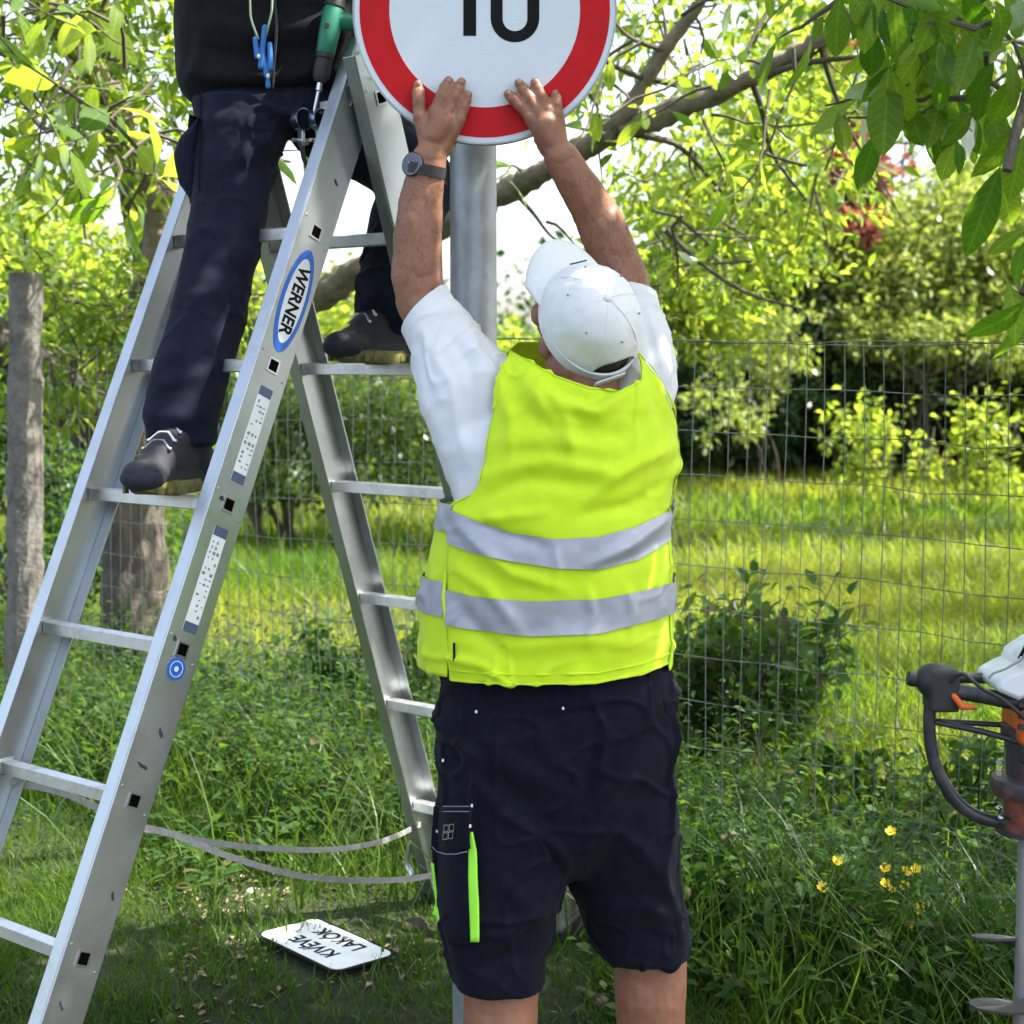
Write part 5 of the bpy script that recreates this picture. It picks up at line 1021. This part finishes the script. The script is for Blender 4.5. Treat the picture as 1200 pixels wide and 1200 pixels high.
# left and centre: bushes and light trees behind the walnut trunk
tree(90, 560, 9.5, [EL(90, 320, 9.5, 75, .7, 55, 1), EL(40, 380, 9.5, 60, .6, 60, .8), EL(120, 400, 9.8, 60, .6, 50, .7), EL(60, 240, 9.5, 50, .6, 40, .35), EL(20, 300, 9.5, 50, .6, 60, .8)], 8500, .052, LEAF_YEL, 'airy bush with small pale leaves between the concrete post and the trunk', 'bush', cat='bush', stems=4, trunk=(.025, .01), tm=TWIG, clump=9, shell=.2)
tree(40, 620, 8.6, [EL(30, 500, 8.6, 60, .6, 70, 1), EL(100, 560, 8.4, 60, .6, 60, 1), EL(20, 400, 8.8, 50, .5, 60, .8), EL(110, 640, 7.9, 90, .5, 50, 1)], 10000, .055, LEAF_WEED, 'dark leafy bush at the foot of the trunk beside the concrete post', 'bush', cat='bush', stems=4, trunk=(.025, .01), clump=9)
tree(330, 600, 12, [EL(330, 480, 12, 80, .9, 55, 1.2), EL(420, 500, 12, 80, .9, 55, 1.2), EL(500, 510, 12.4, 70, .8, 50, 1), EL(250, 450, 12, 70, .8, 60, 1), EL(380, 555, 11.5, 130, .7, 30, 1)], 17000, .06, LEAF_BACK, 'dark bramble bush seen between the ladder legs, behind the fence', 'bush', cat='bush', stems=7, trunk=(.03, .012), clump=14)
tree(300, 600, 14, [EL(300, 330, 14, 90, .9, 70, 1), EL(420, 380, 14, 70, .9, 50, 1), EL(240, 400, 14, 60, .8, 50, .6), EL(480, 420, 14, 60, .8, 40, .7)], 5000, .075, LEAF_YEL, 'thin light green tree behind the man on the ladder', 'tree', trunk=(.05, .025), tmpl=T_LEAF6, clump=9, cr=.24, shell=.2)
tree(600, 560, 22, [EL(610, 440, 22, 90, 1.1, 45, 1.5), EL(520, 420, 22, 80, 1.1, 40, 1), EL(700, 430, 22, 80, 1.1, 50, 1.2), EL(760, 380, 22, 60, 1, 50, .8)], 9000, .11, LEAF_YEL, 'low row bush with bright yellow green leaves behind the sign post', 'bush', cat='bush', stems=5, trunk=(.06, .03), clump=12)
def build_far():
    E = [(P(x, 455+20*math.sin(x*.02), 36+3*math.sin(x)), (3.4, 2.5, 1.75+.5*math.sin(x*.013)), 1) for x in range(-700, 2000, 110)]
    E = [(A((e[0][0], e[0][1], 1.5)), e[1], 1) for e in E]; o = crown('far_hedge', E, 30000, .24, LEAF_SHADED, None, T_LEAF2, 16, .2, .4); o['kind'] = 'stuff'
build_far()
# ------------------------------------------------------------------ grass and ground plants
EX = [(.0, 3.0, .30)]
def ground_pts(n, x0, x1, y0, y1, dens=None):
    x = RNG.uniform(x0, x1, n); y = RNG.uniform(y0, y1, n); k = np.abs(x) < .36*y+.35; x, y = x[k], y[k]
    if dens is not None: k = RNG.random(len(x)) < dens(x, y); x, y = x[k], y[k]
    return np.stack([x, y, gz(x, y)-.005], -1)
def fence_side(x, y):
    """distance beyond the fence line (positive: meadow side)"""
    d = unit(FB-FA); return (x-FA[0])*-d[1]+(y-FA[1])*d[0]
def pn(x, y, s): return vnoise(np.stack([x, y, np.zeros_like(x)], -1), s)
def blades(name, p, h, w, m, lean=.35, tmpl=T_BLADE, ps=1.2):
    n = len(p); y = unit(np.stack([RNG.normal(size=n)*lean, RNG.normal(size=n)*lean, np.ones(n)], -1)); nr = unit(np.stack([RNG.normal(size=n), RNG.normal(size=n), np.zeros(n)], -1))
    return scatter(name, tmpl, p, y, nr, h, w, m, None, np.clip(.5+.42*pn(p[:, 0], p[:, 1], ps)+.28*pn(p[:, 0]+31, p[:, 1], ps*4)+.20*RNG.normal(size=n), 0, .88)+.12*(RNG.random(n) < (.05 if m is not MATS['seed stalk'] else 0)))
def on_plate(x, y): 
    px_, py_ = PIX(np.stack([x, y, gz(x, y)+.04], -1)); return ((px_-381)/62)**2+((py_-1106)/25)**2 < 1.0
def build_grass():
    leafmat('seed stalk', (.16, .16, .06), (.26, .24, .10), (.3, .3, .08), (.45, .40, .16), .4, gloss=.02)
    p = ground_pts(210000, -2.3, 2.2, 3.0, 5.9, lambda x, y: ((fence_side(x, y) < -.12)*(.35+.65*(pn(x, y, 2.2) > -.35)))*~on_plate(x, y)*np.where(pn(x+7, y, 3.0) > .55, .4, 1))
    h = (.028+.035*RNG.random(len(p)))*(1+.5*pn(p[:, 0], p[:, 1], 3)); h = h*np.where(fence_side(p[:, 0], p[:, 1]) > -.45, 1.6, 1); blades('lawn', p, h, .0042, GRASS, .45)
    p = ground_pts(60000, -2.4, 2.4, 3.1, 6.6, lambda x, y: np.exp(-((fence_side(x, y)+.05)/.34)**2)*(.3+.7*(pn(x, y, 4) > -.2))*np.where(x > .35, 1.0, .55)*~on_plate(x, y))
    blades('tall_grass', p, .13+.27*RNG.random(len(p))**1.5, .0066, GRASS, .30, T_BLADE4)
    p = ground_pts(130000, -4, 4, 3.6, 11, lambda x, y: (fence_side(x, y) > .15)*(.35+.65*(pn(x, y, 1.1) > -.3))); blades('meadow_grass', p, (.06+.14*RNG.random(len(p)))*(1+.7*pn(p[:, 0], p[:, 1], 1.1)), .0075, MEADOW, .35, T_BLADE4, .7)
    p = ground_pts(130000, -12, 12, 10.5, 30, lambda x, y: .45+.55*(pn(x, y, .5) > -.25)); blades('meadow_grass', p, (.08+.12*RNG.random(len(p)))*(1+.4*pn(p[:, 0], p[:, 1], .4)), .018, MEADOW, .35, T_BLADE, .35)
    p = ground_pts(1100, -6, 6, 4.6, 15, lambda x, y: (fence_side(x, y) > .3)*(pn(x, y, .6) > -.1)); blades('seed_stalks', p, .28+.22*RNG.random(len(p)), .005, MATS['seed stalk'], .22, T_BLADE4)
    # broad leaved weeds: low rosettes and taller nettles along the fence
    q = ground_pts(5200, -2.6, 2.4, 3.3, 7.4, lambda x, y: np.exp(-((fence_side(x, y)-.2)/.75)**2)*(pn(x, y, 2.4) > -.15)*~on_plate(x, y)); k = RNG.integers(6, 16, len(q)); idx = np.repeat(np.arange(len(q)), k); n = len(idx)
    hh = (.05+.26*RNG.random(len(q))**1.4*np.where(fence_side(q[:, 0], q[:, 1]) > -.3, 1, .35))[idx]*RNG.random(n)**.7
    pp = q[idx]+np.stack([RNG.normal(size=n)*.045, RNG.normal(size=n)*.045, hh+.01], -1); y = unit(rand_unit(n)*A((1, 1, .35))+A((0, 0, .12))); nr = unit(rand_unit(n)*.4+A((0, 0, 1))); s = .022+.034*RNG.random(n)
    scatter('ground_cover', T_LEAF6, pp, y, nr, s, s*.85, LEAF_WEED)
    # tall leafy undergrowth along both sides of the fence
    q = ground_pts(2300, -2.6, 2.4, 3.4, 7.6, lambda x, y: np.where(fence_side(x, y) > -.05, np.exp(-((fence_side(x, y)-.1)/.85)**2), np.exp(-((fence_side(x, y))/.22)**2))*(pn(x+3, y, 1.7) > np.where(x < 0, -.35, np.where(x < .75, -.3, .15)))*~on_plate(x, y)); k = RNG.integers(22, 60, len(q)); idx = np.repeat(np.arange(len(q)), k); n = len(idx)
    H_ = (.16+.34*RNG.random(len(q)))[idx]*np.where(q[idx, 0] > .75, .7, 1); t = RNG.random(n)**.8; pp = q[idx]+np.stack([RNG.normal(size=n)*(.03+.06*t), RNG.normal(size=n)*(.03+.06*t), H_*t], -1); y = unit(rand_unit(n)*A((1, 1, .4))-A((0, 0, .1))); nr = unit(rand_unit(n)*.55+A((0, 0, 1))); s = .020+.032*RNG.random(n)*(1.15-.5*t)
    scatter('undergrowth', T_LEAF6, pp, y, nr, s, s*.62, LEAF_WEED, None, np.clip(.45+.3*RNG.normal(size=len(q)), 0, .93)[idx]*.8+.15*RNG.random(n))
    q = ground_pts(1500, -.9, .5, 3.35, 4.6, lambda x, y: (fence_side(x, y) < -.1)*(pn(x, y, 3) > .1)*~on_plate(x, y)); n = len(q); y = unit(rand_unit(n)*A((1, 1, .2))); s = .012+.02*RNG.random(n)
    scatter('leaf_litter', T_LEAF2, q+A((0, 0, .012)), y, unit(rand_unit(n)*.3+A((0, 0, 1))), s, s*.8, pmat('dry leaf', (.22, .17, .10), rough=.9, var=.5, scale=90))
build_grass()
def plant(name, x, y, h, w, n, size, label, cat='plant', group=None, m=LEAF_WEED, stems=9):
    z0 = float(gz(x, y)); T = thing(name, (x, y, z0), label, cat, group); mb = MB(); P_, D_ = [], []
    for i in range(stems):
        a = RNG.uniform(0, 2*np.pi); r = w*RNG.random()**.6; e = A((x+r*math.cos(a), y+r*math.sin(a)*.8, z0+h*RNG.uniform(.55, 1.0))); s = A((x+r*.35*math.cos(a), y+r*.3*math.sin(a), z0-.02)); pts = spline([s, (s+e)/2+A((0, 0, .05))+RNG.normal(size=3)*.02, e], 6); mb.tube(pts, np.linspace(.0045, .0015, len(pts)), 5)
        k = int(n/stems)
        for j in range(k):
            t = RNG.uniform(.25, 1)*(len(pts)-1); q = pts[int(t)]; P_.append(q+RNG.normal(size=3)*.035); D_.append(unit(A((math.cos(a), math.sin(a), 0))*.3+RNG.normal(size=3)*.7+A((0, 0, -.05))))
    mb.build('stems', TWIG if cat == 'bush' else MATS['weed leaf'], T); k = len(P_); s = size*(.6+.7*RNG.random(k)); scatter('foliage', T_LEAF6, A(P_), A(D_), unit(rand_unit(k)*.5+A((0, 0, 1))), s, s*.8, m, T)
def gp(px_, py_, lift=0):
    Y = 4.0
    for _ in range(40): p = P(px_, py_, Y); Y = max(2, Y+(p[2]-float(gz(p[0], p[1]))-lift)*2)
    return P(px_, py_, Y)
plant('leafy_shrub', *gp(845, 930)[:2]+A((0, .25)), .68, .50, 1700, .066, 'dense dark green leafy shrub growing through the fence right of the vest', 'bush', stems=60)
plant('leafy_shrub', *gp(905, 900)[:2]+A((0, .35)), .52, .40, 900, .058, 'looser low shrub just right of the dense dark shrub at the fence', 'bush', stems=30)
for x, y, h, w, n, lab in ((300, 880, .34, .2, 260, 'leafy weed clump seen between the two legs of the ladder'), (395, 850, .46, .2, 320, 'tall leafy weed against the fence, left of the rear ladder leg'), (100, 890, .32, .18, 200, 'bright weed clump at the foot of the fence near the concrete post'), (470, 860, .40, .16, 240, 'weed clump behind the rear ladder leg, next to the vest'), (1150, 1000, .34, .2, 260, 'broad leaved weed clump beside the auger handle'), (1010, 960, .26, .2, 220, 'low weed clump below the meadow, left of the auger'), (860, 1100, .22, .22, 200, 'low broad leaved weed clump right of the shorts'), (960, 1130, .18, .2, 150, 'small weed clump in the tall grass under the buttercups')):
    g = gp(x, y); plant('weed_clump', g[0], g[1], h, w, n, .055, lab, 'weed', 'weed clumps along the fence')
def build_buttercups():
    Y_ = pmat('yellow petal', (.80, .58, .01), rough=.35, var=.05); proto = None
    where = [(1044, 975, 'topmost buttercup flower, alone above the cluster left of the auger'), (980, 1010, 'upper of the two buttercups at the left of the cluster'), (964, 1041, 'lower of the two buttercups at the left of the cluster, largest of all'), (1038, 1018, 'buttercup at the upper left of the central cluster'), (1061, 1022, 'buttercup in the upper middle of the central cluster'), (1074, 1019, 'buttercup at the upper right of the central cluster'), (1037, 1036, 'buttercup at the lower left of the central cluster'), (1045, 1043, 'small buttercup just under the lower left one of the central cluster'), (1060, 1039, 'buttercup at the lower right of the central cluster'), (1010, 1063, 'buttercup below the cluster, towards its left side'), (1076, 1067, 'bright buttercup below the right end of the cluster'), (1066, 1085, 'lowest buttercup, half hidden in the grass')]
    for i, (x, y, lab) in enumerate(where):
        Yf = 3.62+.06*random.random(); c = P(x, y, Yf); base = A((c[0]+random.uniform(-.03, .03), Yf+.02, float(gz(c[0], Yf+.02)))); r = .0105*(1.2 if i in (2, 10) else .75 if i in (7, 11) else 1)
        T = thing('buttercup', tuple(base), lab, 'flower', 'buttercups in the tall grass')
        MB().tube(spline([base, (base+c)/2+A((random.uniform(-.02, .02), 0, 0)), c], 5), .0012, 5).build('stem', MATS['weed leaf'], T)
        t = unit(A((random.gauss(0, .4), -.7, .8))); u = unit(np.cross(t, (0, 0, 1.))); v = np.cross(t, u)
        for k in range(5):
            a = k*2*np.pi/5; d = u*math.cos(a)+v*math.sin(a); s = np.cross(t, d); q = [c+d*r*.15, c+d*r*.6-s*r*.5+t*r*.3, c+d*r*1.15-s*r*.38+t*r*.6, c+d*r*1.15+s*r*.38+t*r*.6, c+d*r*.6+s*r*.5+t*r*.3, c+d*r*.62+t*r*.18]
            MB().add(q, [(0, 1, 5), (0, 5, 4), (1, 2, 5), (2, 3, 5), (3, 4, 5)]).build('petal', Y_, T)
        MB().ellipsoid(c+t*r*.25, u*r*.3, v*r*.3, t*r*.3, 8).build('centre', Y_, T)
build_buttercups()
def build_stones():
    ST = pmat('pale stone', (.42, .38, .32), rough=.9, var=.3, bump=.6, bscale=60); SO = pmat('dark soil clod', (.045, .035, .028), rough=1, var=.4, bump=1, bscale=70, bdist=.006)
    for x, y, r, m, lab, nm in ((295, 1047, .02, ST, 'small pale stone on the ground above the white plate', 'stone'), (485, 1088, .032, SO, 'dark clod of soil beside the rear ladder foot', 'soil_clod'), (702, 1172, .030, SO, 'dark clod of soil below the man\'s right hem', 'soil_clod')):
        c = gp(x, y); o = MB().ellipsoid(c, A((r, 0, 0)), A((0, r*.8, 0)), A((0, 0, r*.6)), 22).build(nm, m); displace(o, lambda v: r*.35*vnoise(v, .8/r)); tag(o, lab, 'stone' if m is ST else 'soil')
build_stones()
